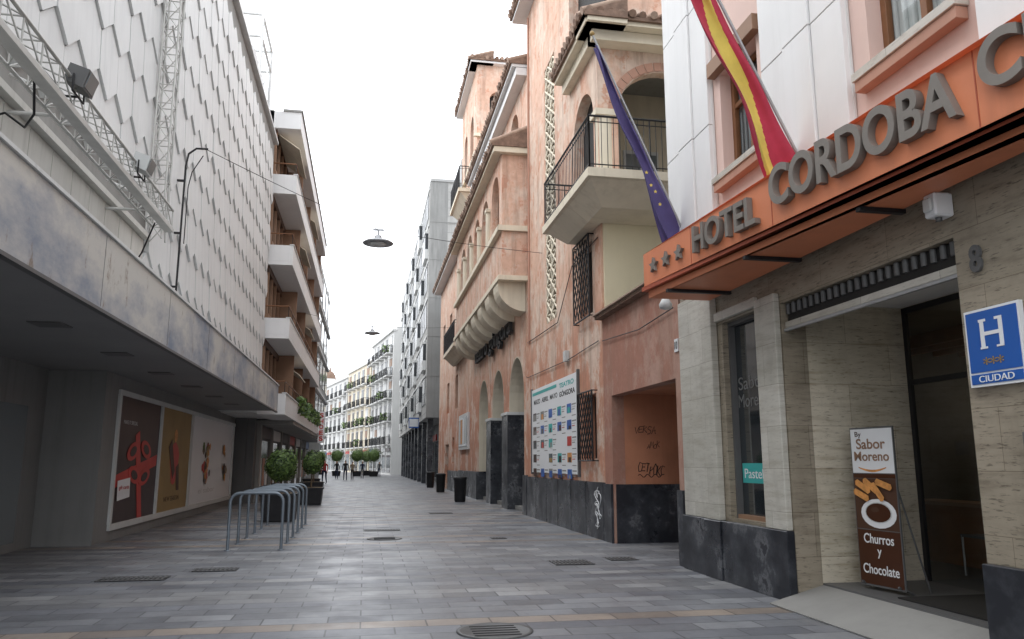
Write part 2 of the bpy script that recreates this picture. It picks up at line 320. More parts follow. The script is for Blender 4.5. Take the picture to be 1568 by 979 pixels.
w.box(6.1,6.298,8.47,12,.2,3.5,DARK); w.box(6.1,6.298,2,5.19,.2,3.5,DARK)
for y in (5.5,6.85,8.2): w.box(6.25,6.29,y-.03,y+.03,.2,3.32,IRON)
w.box(6.25,6.29,5.5,8.2,2.4,2.46,IRON); w.box(6.25,6.29,5.5,8.2,3.25,3.32,IRON)
w.add([(6.27,5.5,.2),(6.27,8.2,.2),(6.27,8.2,3.3),(6.27,5.5,3.3)],[(0,1,2,3)],PANE)
w.rod((6.2,6.95,1.0),(6.2,6.95,1.6),.015,STEEL,8)
w.box(7.6,8.0,6.5,10.2,.2,.95,WOOD); w.box(7.55,8.05,6.45,10.25,.95,1.0,ORWD)
for k in range(7): w.box(8.5+.5*k,8.6+.5*k,2.2,11.8,3.3,3.5,WOOD)
for k in range(4): w.box(12.75,12.799,6.5+k*1.3,7.4+k*1.3,1.2,2.4,(CURT,ORP,CURT,TEAL)[k])
w.done()
w=P('cafe_chairs',H)
for (cx,cy) in ((7.0,8.1),(8.9,8.9),(9.2,8.1),(8.6,9.7)):
    for dx in(0,.4):
        for dy in (0,.4): w.rod((cx+dx,cy+dy,.2),(cx+dx,cy+dy,.66 if dx==0 else 1.15),.014,STEEL,5)
    w.box(cx-.01,cx+.42,cy-.01,cy+.42,.64,.67,DGREY)
    for z in(.85,.95,1.05): w.rod((cx+.4,cy,z),(cx+.4,cy+.4,z),.014,STEEL,5)
w.done()
w=P('interior_and_fill_lamps',H); LAMP=emis('warm_bulb_and_fill',(1,.8,.5),14)  # besides the real hanging lamp, extra bulbs are added to brighten the interior
for (lx,ly,lz) in((8.5,9.3,2.3),(10.5,10.8,2.6),(9.6,8.6,2.9),(11.5,11.2,2.6),(7.4,7.6,2.9)):
    w.lathe((lx,ly,lz),[(.001,-.07),(.06,-.04),(.08,0),(.06,.05),(.001,.08)],LAMP,10); w.rod((lx,ly,lz),(lx,ly,3.5),.006,DGREY,4)
w.done()
w=P('upper_wall',H)
wins=[(8.45,9.5,5.35,6.85),(5.15,6.3,5.25,7.2),(8.45,9.5,8.4,10),(5.15,6.3,8.4,10.2),(1.5,2.7,5.25,7.2)]
wallx(w,4.7,rect(-1,11.25,4.2,12.5),[rect(*q) for q in wins],.35,PINK)
w.box(5.06,16,-1,11.2,4.21,12.4,MGREY); w.box(4.5,16,-1,11.3,12.5,12.8,WHT)
w.done()
w=P('white_pilasters',H)
for (a,b) in ((9.7,11.27),(6.55,8.2),(-1,4.85)):
    n=3 if b-a<3 else 6
    step=(b-a)/n
    for i in range(n):
        z=4.2; 
        for j,z1 in enumerate((6.2,8.2,10.2,12.5)):
            w.box(4.60-(.03 if i%2 else 0),4.697,a+i*step+.006,a+(i+1)*step-.006,z+.005,z1-.005,WHT); z=z1
    w.box(4.66,4.696,a,b,4.2,12.5,WHTG)
w.done(.006)
w=P('upper_windows',H)
for (a,b,c,d) in wins:
    w.box(4.98,4.99,a,b,c,d,CURT if a<6 else GLSB)
    for k in range(9): w.rod((4.965,a+.05+k*(b-a)/9,c),(4.965,a+.05+k*(b-a)/9,d),.03,CURT if a<6 else GLSB,6)
    w.add([(4.90,a,c),(4.90,b,c),(4.90,b,d),(4.90,a,d)],[(0,1,2,3)],PANE)
    for y in (a,(a+b)/2-.04,b-.08): w.box(4.86,4.93,y,y+.08,c,d,WOOD)
    for z in (c,d-.09,(c*.35+d*.65)): w.box(4.87,4.925,a+.081,b-.081,z,z+.07,WOOD)
    w.box(4.56,4.70,a-.12,b+.12,c-.09,c-.003,TRAVL); w.box(4.58,4.699,a-.1,b+.1,c-.2,c-.093,TERR)
    w.box(4.58,4.699,a-.15,b+.15,d+.003,d+.22,ORWD if a>8 else PINK)
w.done(.004)
sg=P('hotel_sign_canopy')
def sx(y): return 4.9026-.1245*y
Yf,Yn=9.95,1.6
def zt(y): return 4.32+(9.95-y)*.036
sg.hexa([(sx(Yn),Yn,3.86),(4.59,Yn,3.86),(4.59,Yf,3.86),(sx(Yf),Yf,3.86),(sx(Yn),Yn,zt(Yn)),(4.59,Yn,zt(Yn)),(4.59,Yf,zt(Yf)),(sx(Yf),Yf,zt(Yf))],ORG)
sg.hexa([(sx(Yn)-.03,Yn,3.80),(4.58,Yn,3.80),(4.58,Yf+.02,3.80),(sx(Yf)-.03,Yf+.02,3.80),(sx(Yn)-.03,Yn,3.857),(4.58,Yn,3.857),(4.58,Yf+.02,3.857),(sx(Yf)-.03,Yf+.02,3.857)],ORGD)
sg.hexa([(sx(Yn)+.02,Yn,3.70),(4.58,Yn,3.70),(4.58,Yf-.05,3.70),(sx(Yf)+.04,Yf-.05,3.70),(sx(Yn)+.02,Yn,3.797),(4.58,Yn,3.797),(4.58,Yf-.05,3.797),(sx(Yf)+.04,Yf-.05,3.797)],ORG)
for y in (9.3,7.6,5.9,4.2): sg.box(sx(y)-.02,4.6,y-.03,y+.03,3.66,3.699,IRON)
for y in (8.7,7.1,4.65,3.0): sg.hexa([(sx(y)-.004,y,3.862),(sx(y)+.01,y,3.862),(sx(y)+.01,y+.012,3.862),(sx(y)-.004,y+.012,3.862),(sx(y)-.004,y,zt(y)),(sx(y)+.01,y,zt(y)),(sx(y)+.01,y+.012,zt(y)),(sx(y)-.004,y+.012,zt(y))],ORGD)
D=Vector((.1236,-.9923,0))
def so(y,z): return (sx(y)-.004,y-.0,z)
text(sg,'HOTEL',so(8.56,3.97),D,1.27,.33,LET,.035,.0,bold=.02)
text(sg,'CORDOBA',so(7.03,4.04),D,2.28,.42,LET,.04,.0,bold=.02)
text(sg,'CENTER',so(4.56,4.10),D,1.9,.42,LET,.04,.0,bold=.02)
for k in range(3):
    yc=9.62-k*.33; pts=[]
    for i in range(10):
        r=.105 if i%2==0 else .045; a=math.pi/2+i*math.pi/5
        pts.append(Vector((sx(yc),yc,4.09))+D*(r*math.cos(a))+Vector((0,0,r*math.sin(a))))
    Nrm=Vector((-.9923,-.1236,0)); sg.prism([p+Nrm*.003 for p in pts],Nrm*.04,LET)
sg.done()
w=P('security_sensor'); w.box(4.52,4.698,5.42,5.56,3.50,3.70,WHITEB); w.box(4.49,4.519,5.44,5.54,3.54,3.66,CURT); w.rod((4.6,5.49,3.47),(4.6,5.49,3.5),.03,DGREY); w.done(.02)
w=P('wall_lantern'); w.tube([(4.69,11.0,3.95),(4.5,11.0,4.0),(4.4,11.0,3.97)],.015,IRON,6); w.lathe((4.38,11.0,3.8),[(.001,.16),(.05,.15),(.10,.06),(.09,0),(.001,-.03)],CURT,14); w.done()
w=P('house_number_plaque'); text(w,'8',(4.697,5.30,2.98),RX,.12,.22,DGREY,.012,bold=.03); w.done()
w=P('house_number_plaque.001'); w.box(4.68,4.698,11.32,11.46,3.2,3.4,WHITEB); text(w,'10',(4.679,11.44,3.24),RX,.1,.12,INK,.002); w.done()
w=P('hotel_category_sign')
w.box(4.66,4.698,4.86,5.40,2.08,2.68,WHITEB); w.box(4.655,4.6595,4.88,5.38,2.19,2.66,BLUE); w.box(4.655,4.6595,4.88,5.38,2.10,2.175,BLUE)
text(w,'H',(4.6545,5.24,2.37),RX,.22,.22,WHITEB,.002,bold=.0)
for a in(5.25,5.09):
    w.box(4.650,4.6545,a-.07,a,2.575,2.595,WHITEB); w.box(4.650,4.6545,a-.07,a,2.365,2.38,WHITEB)
text(w,'***',(4.6545,5.24,2.24),RX,.2,.06,GOLD,.002)
text(w,'CIUDAD',(4.6545,5.30,2.112),RX,.34,.05,WHITEB,.002)
w.done()
w=P('intercom_box'); w.box(4.64,4.698,4.72,4.94,1.55,1.72,DGREY); w.box(4.636,4.6395,4.76,4.9,1.59,1.68,IRON); w.done(.01)
bn=P('menu_banner_stand')
bd=Vector((.12,-.99,0)).normalized(); b0=Vector((5.25,7.9,.22)); bnn=Vector((-.99,-.12,0)); 
def bp(u,z,o=0): return b0+bd*u+Vector((0,0,z*.965))+bnn*o
def bq(u0,u1,z0,z1,o,mat,t=.001): bn.prism([bp(u0,z0,o),bp(u1,z0,o),bp(u1,z1,o),bp(u0,z1,o)],bnn*t,mat)
Wd=.62
bq(0,Wd,.02,1.72,0,DGREY,.02)
bq(.01,Wd-.01,1.22,1.70,.021,WHITEB); bq(.01,Wd-.01,1.165,1.21,.021,CHOC); bq(.01,Wd-.01,.04,.61,.021,CHOC); bq(.01,Wd-.01,.62,1.16,.021,BROWN)
text(bn,'By',bp(.08,1.60,.024),bd,.09,.07,CHOC,.001); text(bn,'Sabor',bp(.09,1.48,.024),bd,.42,.11,ORWD,.001,bold=.015); text(bn,'Moreno',bp(.05,1.35,.024),bd,.5,.10,ORWD,.001,bold=.015)
bn.prism([bp(.1+.4*i/8,1.285-.03*math.sin(math.pi*i/8),.024) for i in range(9)]+[bp(.5-.4*i/8,1.275-.045*math.sin(math.pi*(8-i)/8),.024) for i in range(9)],bnn*.001,ORP)
def ell(u,z,ru,rz,o,mat,n=20): bn.prism([bp(u+ru*math.cos(2*math.pi*i/n),z+rz*math.sin(2*math.pi*i/n),o) for i in range(n)],bnn*.001,mat)
ell(.34,.79,.25,.155,.0245,WHITEB); ell(.34,.80,.19,.11,.026,CURT); ell(.34,.80,.175,.10,.0285,CHOC); ell(.30,.83,.06,.025,.031,BROWN)
for i,(u,z,a) in enumerate(((.06,1.12,-.5),(.18,1.14,-.6),(.03,1.02,-.4),(.3,1.10,-.9),(.36,1.13,-.3))):
    ca,sa=math.cos(a),math.sin(a); L=.2;R=.035
    bn.prism([bp(u+x*ca-y*sa,z+x*sa+y*ca,.033+.002*i) for x,y in ((0,-R),(L,-R),(L+.02,0),(L,R),(0,R),(-.02,0))],bnn*.001,ORP)
text(bn,'Churros',bp(.1,.47,.024),bd,.42,.10,WHITEB,.001,bold=.01); text(bn,'y',bp(.28,.32,.024),bd,.06,.09,WHITEB,.001,bold=.01); text(bn,'Chocolate',bp(.06,.15,.024),bd,.5,.1,WHITEB,.001,bold=.01)
for u in (.06,Wd-.06): bn.rod(bp(u,-.02,-.15),bp(u,.06,.05),.012,DGREY); bn.rod(bp(u,-.02,-.35),bp(u,1.2,0),.01,DGREY)
bn.done()
# flags
def flag(name,base,tip,drop,bands,phase=0,twist=0.,smax=.9,shift=0):
    e=P(name); base=Vector(base);tip=Vector(tip)
    e.rod(base,base.lerp(tip,1.06),.018,STEEL,8); q=base.lerp(tip,1.06); e.lathe((q.x,q.y,q.z),[(.001,-.04),(.035,-.02),(.04,0),(.03,.03),(.001,.05)],GOLD,10)
    e.box(base.x-.02,base.x+.12,base.y-.06,base.y+.06,base.z-.12,base.z+.08,DGREY)
    nu,nv=90,44; vs=[]
    for i in range(nu+1):
        s=i/nu; p=tip.lerp(base,s*smax)
        for j in range(nv+1):
            t=j/nv; dr=drop(s)*t
            wv=t*10+s*5+1.2*math.sin(s*4+phase)
            pleat=math.sin(wv+phase)*.085*(.2+.8*t)+math.sin(s*17+t*9+phase)*.014
            pl2=math.cos(wv*.9+phase)*.075*(.1+t)+math.sin(s*11+t*3)*.03*t
            vs.append(p+Vector((pl2-.03+shift*t*s,pleat,-dr+.05*math.sin(s*12+t*2)*t)))
    me_i={}
    for lim,mm in bands: me_i[mm]=[]
    for i in range(nu):
        for j in range(nv):
            t=(j+.5)/nv; s=(i+.5)/nu; tt=t+twist*math.sin(s*5+.6)+.06*math.sin(s*13)
            mat=bands[-1][1]
            for lim,mm in bands:
                if tt<lim: mat=mm;break
            me_i[mat].append((i*(nv+1)+j,i*(nv+1)+j+1,(i+1)*(nv+1)+j+1,(i+1)*(nv+1)+j))
    for mm,fs in me_i.items():
        if fs:
            used=sorted({k for f in fs for k in f}); mp={k:n for n,k in enumerate(used)}
            e.add([vs[k] for k in used],[tuple(mp[k] for k in f) for f in fs],mm,True)
    return e
e=flag('spanish_flag',(4.66,7.5,4.72),(3.15,7.12,7.25),lambda s:(.50+.46*s)*(1 if s<.88 else 1-(s-.88)*2.2),[(.36,FR),(.74,FY),(2,FR)],0,.16,.99,-.12); e.done()
e=flag('european_flag',(4.66,10.85,4.95),(3.24,10.5,7.72),lambda s:(.16+.90*s)*(1 if s<.9 else 1-(s-.9)*2.5),[(2,FB)],2.1,0,.97)
for k in range(4):
    c=Vector((3.24,10.5,7.72)).lerp(Vector((4.66,10.85,4.95)),.60+.05*k)+Vector((-.12,-.16,-.30-.05*(k%2)))
    e.prism([c+Vector((.03*math.cos(a)*(.45 if i%2 else 1),-.01,.03*math.sin(a)*(.45 if i%2 else 1))) for i,a in enumerate([j*math.pi/5+1.57 for j in range(10)])],(0,-.004,0),FY)
e.done()
# ---------------------------------------------------------------- THEATRE
T=empty('theatre_building')
w=P('annex_wall',T)
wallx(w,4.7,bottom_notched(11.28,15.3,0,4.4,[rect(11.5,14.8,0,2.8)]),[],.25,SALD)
w.box(4.55,4.95,11.28,15.35,4.403,4.47,TILE); w.box(4.5,4.96,11.28,15.38,4.473,4.50,TILEL)
w.box(4.951,9,11.28,15.29,4.2,4.39,MGREY)
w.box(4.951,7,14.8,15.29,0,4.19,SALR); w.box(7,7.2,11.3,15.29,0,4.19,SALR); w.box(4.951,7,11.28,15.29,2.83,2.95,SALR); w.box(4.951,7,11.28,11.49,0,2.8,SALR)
w.box(4.75,6.99,14.77,14.797,0,1.1,BLK); w.box(4.65,4.697,14.8,15.3,0,1.1,BLK); w.box(4.65,4.697,11.28,11.5,0,1.1,BLK)
w.box(6.98,6.995,12,12.9,0,2.1,DGREY)
graffiti(w,'VERSA',(5.15,14.797,2.08),(1,0,.03),.08,.14,INKG,.008); graffiti(w,'AMOR',(5.4,14.797,1.80),(1,0,0),.06,.10,INKG,.006); graffiti(w,'CETPOKC',(5.2,14.797,1.34),(1,0,-.15),.07,.18,INKG,.010)
w.tube([(5.2+.5*i/20,14.797,1.26+.03*math.sin(i)) for i in range(21)],.008,INKG,4)
w.done()
w=P('tower_street_wall',T)
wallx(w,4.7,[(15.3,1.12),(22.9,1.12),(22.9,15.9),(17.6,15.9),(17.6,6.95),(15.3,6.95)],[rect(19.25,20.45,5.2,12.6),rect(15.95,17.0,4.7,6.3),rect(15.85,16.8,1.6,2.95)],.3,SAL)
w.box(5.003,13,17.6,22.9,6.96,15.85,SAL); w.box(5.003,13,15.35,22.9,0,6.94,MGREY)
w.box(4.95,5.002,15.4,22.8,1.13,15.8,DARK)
w.box(4.65,4.97,15.3,22.9,0,1.117,BLK)
for k in range(6): w.box(4.645,4.6495,15.32+k*1.27,15.325+k*1.27,0,1.11,IRON)
w.done()
w=P('yellow_side_wall',T); w.box(4.75,12,15.22,15.297,4.51,6.75,YEL); w.box(4.98,12,15.3,15.349,1,6.75,YEL); w.done()
w=P('lattice_screen',T)
y0,y1,z0,z1=19.25,20.45,5.2,12.6
nd=18; hh=(z1-z0)/nd
for i in range(nd):
    for col in range(2):
        a=y0+col*.6; c=(a+.3,z0+(i+.5)*hh)
        for q0,q1 in (((a,c[1]),(c[0],c[1]+hh/2)),((c[0],c[1]+hh/2),(a+.6,c[1])),((a+.6,c[1]),(c[0],c[1]-hh/2)),((c[0],c[1]-hh/2),(a,c[1]))):
            w.rod((4.74,q0[0],q0[1]),(4.74,q1[0],q1[1]),.04,CREAM,4)
        w.rod((4.74,c[0]-.1,c[1]),(4.74,c[0]+.1,c[1]),.03,CREAM,4)
for y in(y0,y0+.6,y1): w.rod((4.74,y,z0),(4.74,y,z1),.03,CREAM,4)
w.done()
w=P('window_grilles',T)
for (a,b,c,d) in ((15.8,17.1,4.6,6.4),(15.75,16.9,1.55,3.0)):
    for z in(c,d): w.rod((4.58,a,z),(4.58,b,z),.02,IRON,4)
    for y in (a,b):
        w.rod((4.58,y,c),(4.58,y,d),.02,IRON,4); w.rod((4.58,y,c),(4.7,y,c),.015,IRON,4); w.rod((4.58,y,d),(4.7,y,d),.015,IRON,4)
    n=6
    for i in range(-n,n+1):
        for sgn in (1,-1):
            m_=(d-c)/(b-a)*1.1; off=i*(d-c)/n*1.1
            pts=[]
            for k in range(25):
                y=a+(b-a)*k/24; z=(c if sgn>0 else d)+off+sgn*m_*(y-a)
                if c<=z<=d: pts.append((4.58+.006*sgn,y,z))
            if len(pts)>1: w.rod(pts[0],pts[-1],.013,IRON,4)
w.done()
w=P('loggia',T)
wallx(w,4.7,bottom_notched(15.3,17.6,6.95,10.9,[arch(16.48,.84,6.95,9.05)]),[],.3,SAL)
wally(w,15.3,bottom_notched(5.003,8.6,6.95,10.9,[arch(6.2,1.05,6.95,9.0)]),[],.25,SAL)
w.box(7.5,8.6,15.56,17.59,6.96,10.8,MGREY); w.box(5.01,8.6,17.52,17.598,6.96,10.8,CREAM); w.box(5.01,8.6,15.56,17.5,10.6,10.88,MGREY)
w.box(6.0,6.9,17.46,17.515,6.96,9.1,WHTG); w.box(6.06,6.42,17.44,17.459,7.1,9.0,GLSB); w.box(6.48,6.84,17.44,17.459,7.1,9.0,GLSB)
w.rod((4.86,15.42,6.96),(4.86,15.42,8.9),.19,CREAM,14); w.box(4.62,5.12,15.2,15.66,8.9,9.04,CREAM); w.box(4.62,5.1,15.2,15.66,6.96,7.12,CREAM)
for i in range(18):
    a=math.pi*(i+.5)/18; c=Vector((6.2+1.17*math.cos(a),15.29,9.0+1.17*math.sin(a))); r=Vector((math.cos(a),0,math.sin(a))); t=Vector((-math.sin(a),0,math.cos(a)))
    w.prism([c-r*.1-t*.085,c+r*.1-t*.1,c+r*.1+t*.1,c-r*.1+t*.085],(0,-.012,0),TERR)
w.done()
w=P('loggia_roof',T)
eave_x(w,5.2,4.2,14.6,17.7,10.95,.35,soff=CREAM); eave_y(w,15.5,14.6,4.25,9,10.95,.35,soff=CREAM)
w.hexa([(4.6,15.1,11.1),(9,15.1,11.1),(9,17.6,11.1),(4.6,17.6,11.1),(5.3,15.7,11.35),(9,15.7,11.35),(9,17.6,11.8),(5.3,17.6,11.8)],TILE)
w.box(4.5,4.695,15.1,17.62,10.5,10.74,CREAM); w.box(4.5,9,14.95,15.297,10.5,10.74,CREAM)
eave_x(w,5.4,4.15,17.5,23.3,15.95,.5)
w.done()
w=P('corner_balcony',T)
w.box(3.9,4.695,13.4,17.3,6.78,6.95,CREAM); w.box(4.696,9,13.4,15.29,6.78,6.95,CREAM); w.box(4.698,8.6,15.3,17.5,6.8,6.948,CREAM)
w.hexa([(4.4,14.2,6.45),(9,14.2,6.45),(9,15.2,6.45),(4.4,15.2,6.45),(3.98,13.5,6.777),(9,13.5,6.777),(9,15.2,6.777),(3.98,15.2,6.777)],CREAM)
w.hexa([(4.4,15.21,6.45),(4.69,15.21,6.45),(4.69,16.9,6.45),(4.4,16.9,6.45),(3.98,15.21,6.777),(4.69,15.21,6.777),(4.69,17.2,6.777),(3.98,17.2,6.777)],CREAM)
railing(w,(3.95,13.45,6.95),(3.95,17.25,6.95),1.05,IRON); railing(w,(3.95,13.45,6.95),(8.9,13.45,6.95),1.05,IRON); railing(w,(3.95,17.25,6.95),(4.68,17.25,6.95),1.05,IRON)
w.done()
w=P('main_street_wall',T)
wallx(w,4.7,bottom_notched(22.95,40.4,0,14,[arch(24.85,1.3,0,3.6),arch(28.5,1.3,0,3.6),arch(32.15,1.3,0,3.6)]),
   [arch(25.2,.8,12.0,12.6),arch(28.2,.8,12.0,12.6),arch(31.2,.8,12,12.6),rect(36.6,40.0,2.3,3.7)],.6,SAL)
for c in (24.85,28.5,32.15):
    o_=[(c-1.297,3.12)]+[(c-1.297*math.cos(math.pi*i/16),3.6+1.297*math.sin(math.pi*i/16)) for i in range(17)]+[(c+1.297,3.12)]
    i_=[(c+1.26,3.12)]+[(c+1.26*math.cos(math.pi*i/16),3.6+1.26*math.sin(math.pi*i/16)) for i in range(17)]+[(c-1.26,3.12)]
    wallx(w,4.705,o_+i_,[],.6,CREAM)
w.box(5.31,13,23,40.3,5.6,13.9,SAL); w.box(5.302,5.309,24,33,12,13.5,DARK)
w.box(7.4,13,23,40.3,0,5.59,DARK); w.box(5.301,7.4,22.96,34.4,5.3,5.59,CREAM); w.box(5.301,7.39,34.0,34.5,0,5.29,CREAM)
w.box(5.301,5.32,36.3,40.2,2,4,CREAM)
w.done()
w=P('arcade_piers',T)
for a,b in ((26.15,27.2),(29.8,30.85)):
    w.box(4.64,5.36,a-.03,b+.03,0,3.1,BLK); w.box(4.6,5.4,a-.06,b+.06,3.103,3.2,WHTG)
w.box(4.64,4.697,22.97,23.55,0,1.15,BLK); w.box(4.64,4.697,33.46,40.4,0,1.15,BLK); w.box(4.6,5.3,33.42,33.447,0,1.15,BLK); w.box(4.71,5.3,33.425,33.448,1.16,3.5,CREAM)
for c in (24.85,28.5,32.15):
    for k in (-.6,.6): w.box(7.3,7.395,c+k-.5,c+k+.5,.1,2.6,GLS)
w.box(4.9,7.39,23,34,.01,.13,MGREY)
w.done()
w=P('theatre_name_letters',T); text(w,'teatro góngora',(4.69,33.6,5.5),RX,8.6,.85,INK,.06,.06,bold=.01); w.done()
w=P('gallery_oriel',T)
holes=[arch(24.3,.75,8.75,10.0)]+[arch(26.55+i*2.15,.78,8.75,9.9) for i in range(4)]
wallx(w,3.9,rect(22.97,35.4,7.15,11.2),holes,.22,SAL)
w.box(4.121,4.697,22.97,23.2,7.15,11.2,SAL); w.box(4.121,4.697,35.15,35.4,7.15,11.2,SAL)
w.box(4.121,4.697,23.21,35.14,7.15,7.3,CREAM)
w.box(3.76,3.897,22.9,35.5,8.55,8.72,CREAM); w.box(3.76,4.697,22.86,22.967,8.55,8.72,CREAM)
w.box(3.78,4.697,22.9,35.5,7.0,7.147,CREAM)
for i in range(5):
    yy=25.42+i*2.15
    w.rod((3.86,yy,8.73),(3.86,yy,9.9),.11,CREAM,10); w.box(3.74,3.897,yy-.17,yy+.17,9.9,10.02,CREAM)
for i in range(7):
    yc=23.7+i*1.83
    prof=[(4.69,6.1),(4.69,6.995),(3.82,6.995),(3.82,6.9)]+[(3.82+.87*(1-math.cos(a)),6.9-.8*math.sin(a)) for a in [k*math.pi/2/8 for k in range(1,9)]]
    w.prism([(x,yc-.45,z) for x,z in prof],(0,.9,0),CREAM)
w.done()
w=P('gallery_roof',T); eave_x(w,4.69,3.5,22.75,35.7,11.35,.55,soff=CREAM); w.box(3.6,4.69,22.75,22.965,11.05,11.148,CREAM)
eave_x(w,5.6,4.1,22.97,34.4,14.3,.5); w.box(4.35,4.698,22.97,34.4,13.8,14.05,WHT); w.done()
w=P('turret',T)
wally(w,34.5,rect(4.703,8.8,14.02,20.3),[arch(5.6,.35,17.6,18.6),rect(5.9,6.5,14.6,16.2)],.3,SAL)
wallx(w,4.65,rect(34.49,40.4,14.02,20.3),[arch(36.3,.6,16.2,17.8),arch(38.7,.6,16.2,17.8)],.3,SAL)
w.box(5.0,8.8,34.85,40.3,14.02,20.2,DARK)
w.box(4.5,4.648,34.3,40.6,15.7,15.85,CREAM); w.box(4.5,8.8,34.3,34.488,16.6,16.75,CREAM)
eave_x(w,5.4,4.2,34.2,40.7,20.5,.4); eave_y(w,35.2,34.1,4.25,9,20.5,.4)
w.hexa([(4.6,34.6,20.6),(9,34.6,20.6),(9,40.5,20.6),(4.6,40.5,20.6),(6,36,21.5),(8,36,21.5),(8,39,21.5),(6,39,21.5)],TILE)
w.box(8.0,8.6,34.9,35.5,20.6,22.0,TERR)
w.done()
w=P('north_wing',T)
wallx(w,4.7,bottom_notched(40.45,52.4,0,12.9,[rect(46,48,0,2.6)]),[rect(41.5,42.8,8.2,10.2),rect(45,46.3,8.2,10.2),rect(49,50.3,8.2,10.2),rect(41.5,42.8,4.4,6.2),rect(46,47.3,4.4,6.2),rect(43,44,1.5,2.9)],.3,SAL)
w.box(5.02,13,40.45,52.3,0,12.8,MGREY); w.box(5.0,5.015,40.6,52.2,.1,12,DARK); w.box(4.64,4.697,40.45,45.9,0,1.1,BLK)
eave_x(w,5.4,4.1,40.45,52.6,13.0,.4)
w.done()
w=P('side_balconies',T)
for (ya,yb,z) in ((37.6,42.8,7.3),(36.2,40.2,14.7)):
    w.box(4.0,4.64,ya,yb,z-.18,z,CREAM); w.hexa([(4.5,ya+.3,z-.6),(4.64,ya+.3,z-.6),(4.64,yb-.3,z-.6),(4.5,yb-.3,z-.6),(4.1,ya+.1,z-.183),(4.64,ya+.1,z-.183),(4.64,yb-.1,z-.183),(4.1,yb-.1,z-.183)],CREAM)
    railing(w,(4.04,ya,z),(4.04,yb,z),1.1,IRON,.16,.012); railing(w,(4.04,ya,z),(4.63,ya,z),1.1,IRON,.14,.012)
w.done()
w=P('facade_cables',T)
w.tube([(4.67,15.4,6.2),(4.66,17.5,6.1),(4.66,19,5.0),(4.66,22.8,5.05)],.012,IRON,4); w.tube([(4.67,22.6,5.0),(4.67,22.6,15.6)],.035,TERR,8)
w.tube([(4.67,15.5,4.0),(4.66,18,3.92),(4.66,22.8,4.0),(4.64,22.93,4.05)],.01,IRON,4)
w.tube([(4.66,11.4,3.9),(4.66,13,3.82),(4.66,15.2,3.95)],.01,IRON,4)
w.box(4.6,4.69,18.0,18.25,3.9,4.15,CURT)
w.done()
ps=P('theatre_programme_poster')
ps.box(4.66,4.698,17.2,22.2,1.25,3.55,WHITEB)
ps.box(4.64,4.6995,17.12,17.2,1.2,3.6,DGREY); ps.box(4.64,4.6995,22.2,22.28,1.2,3.6,DGREY)
for i,s in enumerate(('MARZO','ABRIL','MAYO')): text(ps,s,(4.6595,21.9-i*1.0,3.12),RX,.8,.13,INK,.001,bold=.02)
text(ps,'TEATRO',(4.6595,18.9,3.32),RX,1.4,.12,TEAL,.001,bold=.03); text(ps,'GÓNGORA',(4.6595,18.9,3.1),RX,1.5,.16,INK,.001,bold=.03)
ps.box(4.656,4.6595,19.2,22.1,3.38,3.46,TEAL)
cols=[RED,BLUE,DKB,CHOC,TEAL,GOLD,MGREY,BROWN,ORP,DKB,BLUE,GLSB]
for c in range(5):
    for r in range(5):
        y=22.0-c*.96; z=2.88-r*.38
        if (c*7+r*3)%11==5: continue
        a_,b_=random.choice(cols),random.choice(cols)
        ps.box(4.656,4.6595,y-.4,y,z-.22,z,a_); ps.box(4.653,4.6555,y-.4+random.uniform(.02,.15),y-random.uniform(.05,.18),z-.22,z-random.uniform(.04,.14),b_)
        ps.box(4.656,4.6595,y-.82,y-.46,z-.05,z-.02,MGREY); ps.box(4.656,4.6595,y-.78,y-.46,z-.11,z-.09,CURT); ps.box(4.656,4.6595,y-.7,y-.46,z-.16,z-.14,RED if r%2 else MGREY); ps.box(4.656,4.6595,y-.8,y-.46,z-.3,z-.28,MGREY)
ps.done()
ps=P('notice_board'); ps.box(4.6,4.7,36.5,40.1,2.15,3.85,WHTG); ps.box(4.58,4.599,36.7,39.9,2.3,3.7,GLSB)
for i in range(4): ps.box(4.575,4.579,36.85+i*.78,37.5+i*.78,2.4,3.6,(CURT,WHITEB,ORP,CURT)[i])
ps.done()
w=P('graffiti_tag')
for (ox,seed) in ((15.62,1.),(15.75,2.3)):
    pts=[]
    for i in range(60):
        t=i/59; pts.append((4.642,ox+.13*math.sin(t*16*seed)+.05*math.sin(t*41),.98-.75*t+.09*math.cos(t*23+seed)))
    w.tube(pts,.009,WHITEB,4)
w.done()
# ---------------------------------------------------------------- GREY BUILDING right
B=empty('grey_office_building')
w=P('end_wall',B); w.box(4.02,16,54.8,55.2,4.62,21.8,CONC); w.box(4.0,5.3,54.76,54.797,4.62,21.8,CONCD); w.box(4.02,16,54.7,54.799,21.803,22.0,GREYF)
for z in (7.5,10.3,13.1,15.9,18.7): w.box(4.0,16,54.74,54.759,z,z+.06,CONCD)
w.done()
w=P('street_facade',B)
w.box(4.0,16,55.21,100,4.62,22,CONC)
for f_ in range(6):
    z=5.3+f_*2.75; w.box(3.93,3.997,55.21,100,z+2.25,z+2.4,WHTG)
    k=0; y=56
    while y<98:
        if (k+f_)%3==1:
            w.box(3.76,3.997,y,y+2.6,z,z+.7,WHTG); w.box(3.78,3.997,y,y+2.6,z+.703,z+1.9,GLD); w.box(3.74,3.997,y,y+2.6,z+1.903,z+2.05,WHTG)
        else:
            w.box(3.96,3.997,y,y+3.0,z+.3,z+2.1,GLD); w.box(3.93,3.959,y+1.45,y+1.55,z+.3,z+2.1,WHTG)
            if (k*5+f_)%4==0: w.box(3.925,3.955,y,y+1.4,z+1.1,z+2.1,WHTG)
        y+=3.6; k+=1
w.done()
w=P('ground_floor_arcade',B)
w.box(5.6,16,55,99.9,0,4.6,DGREY)
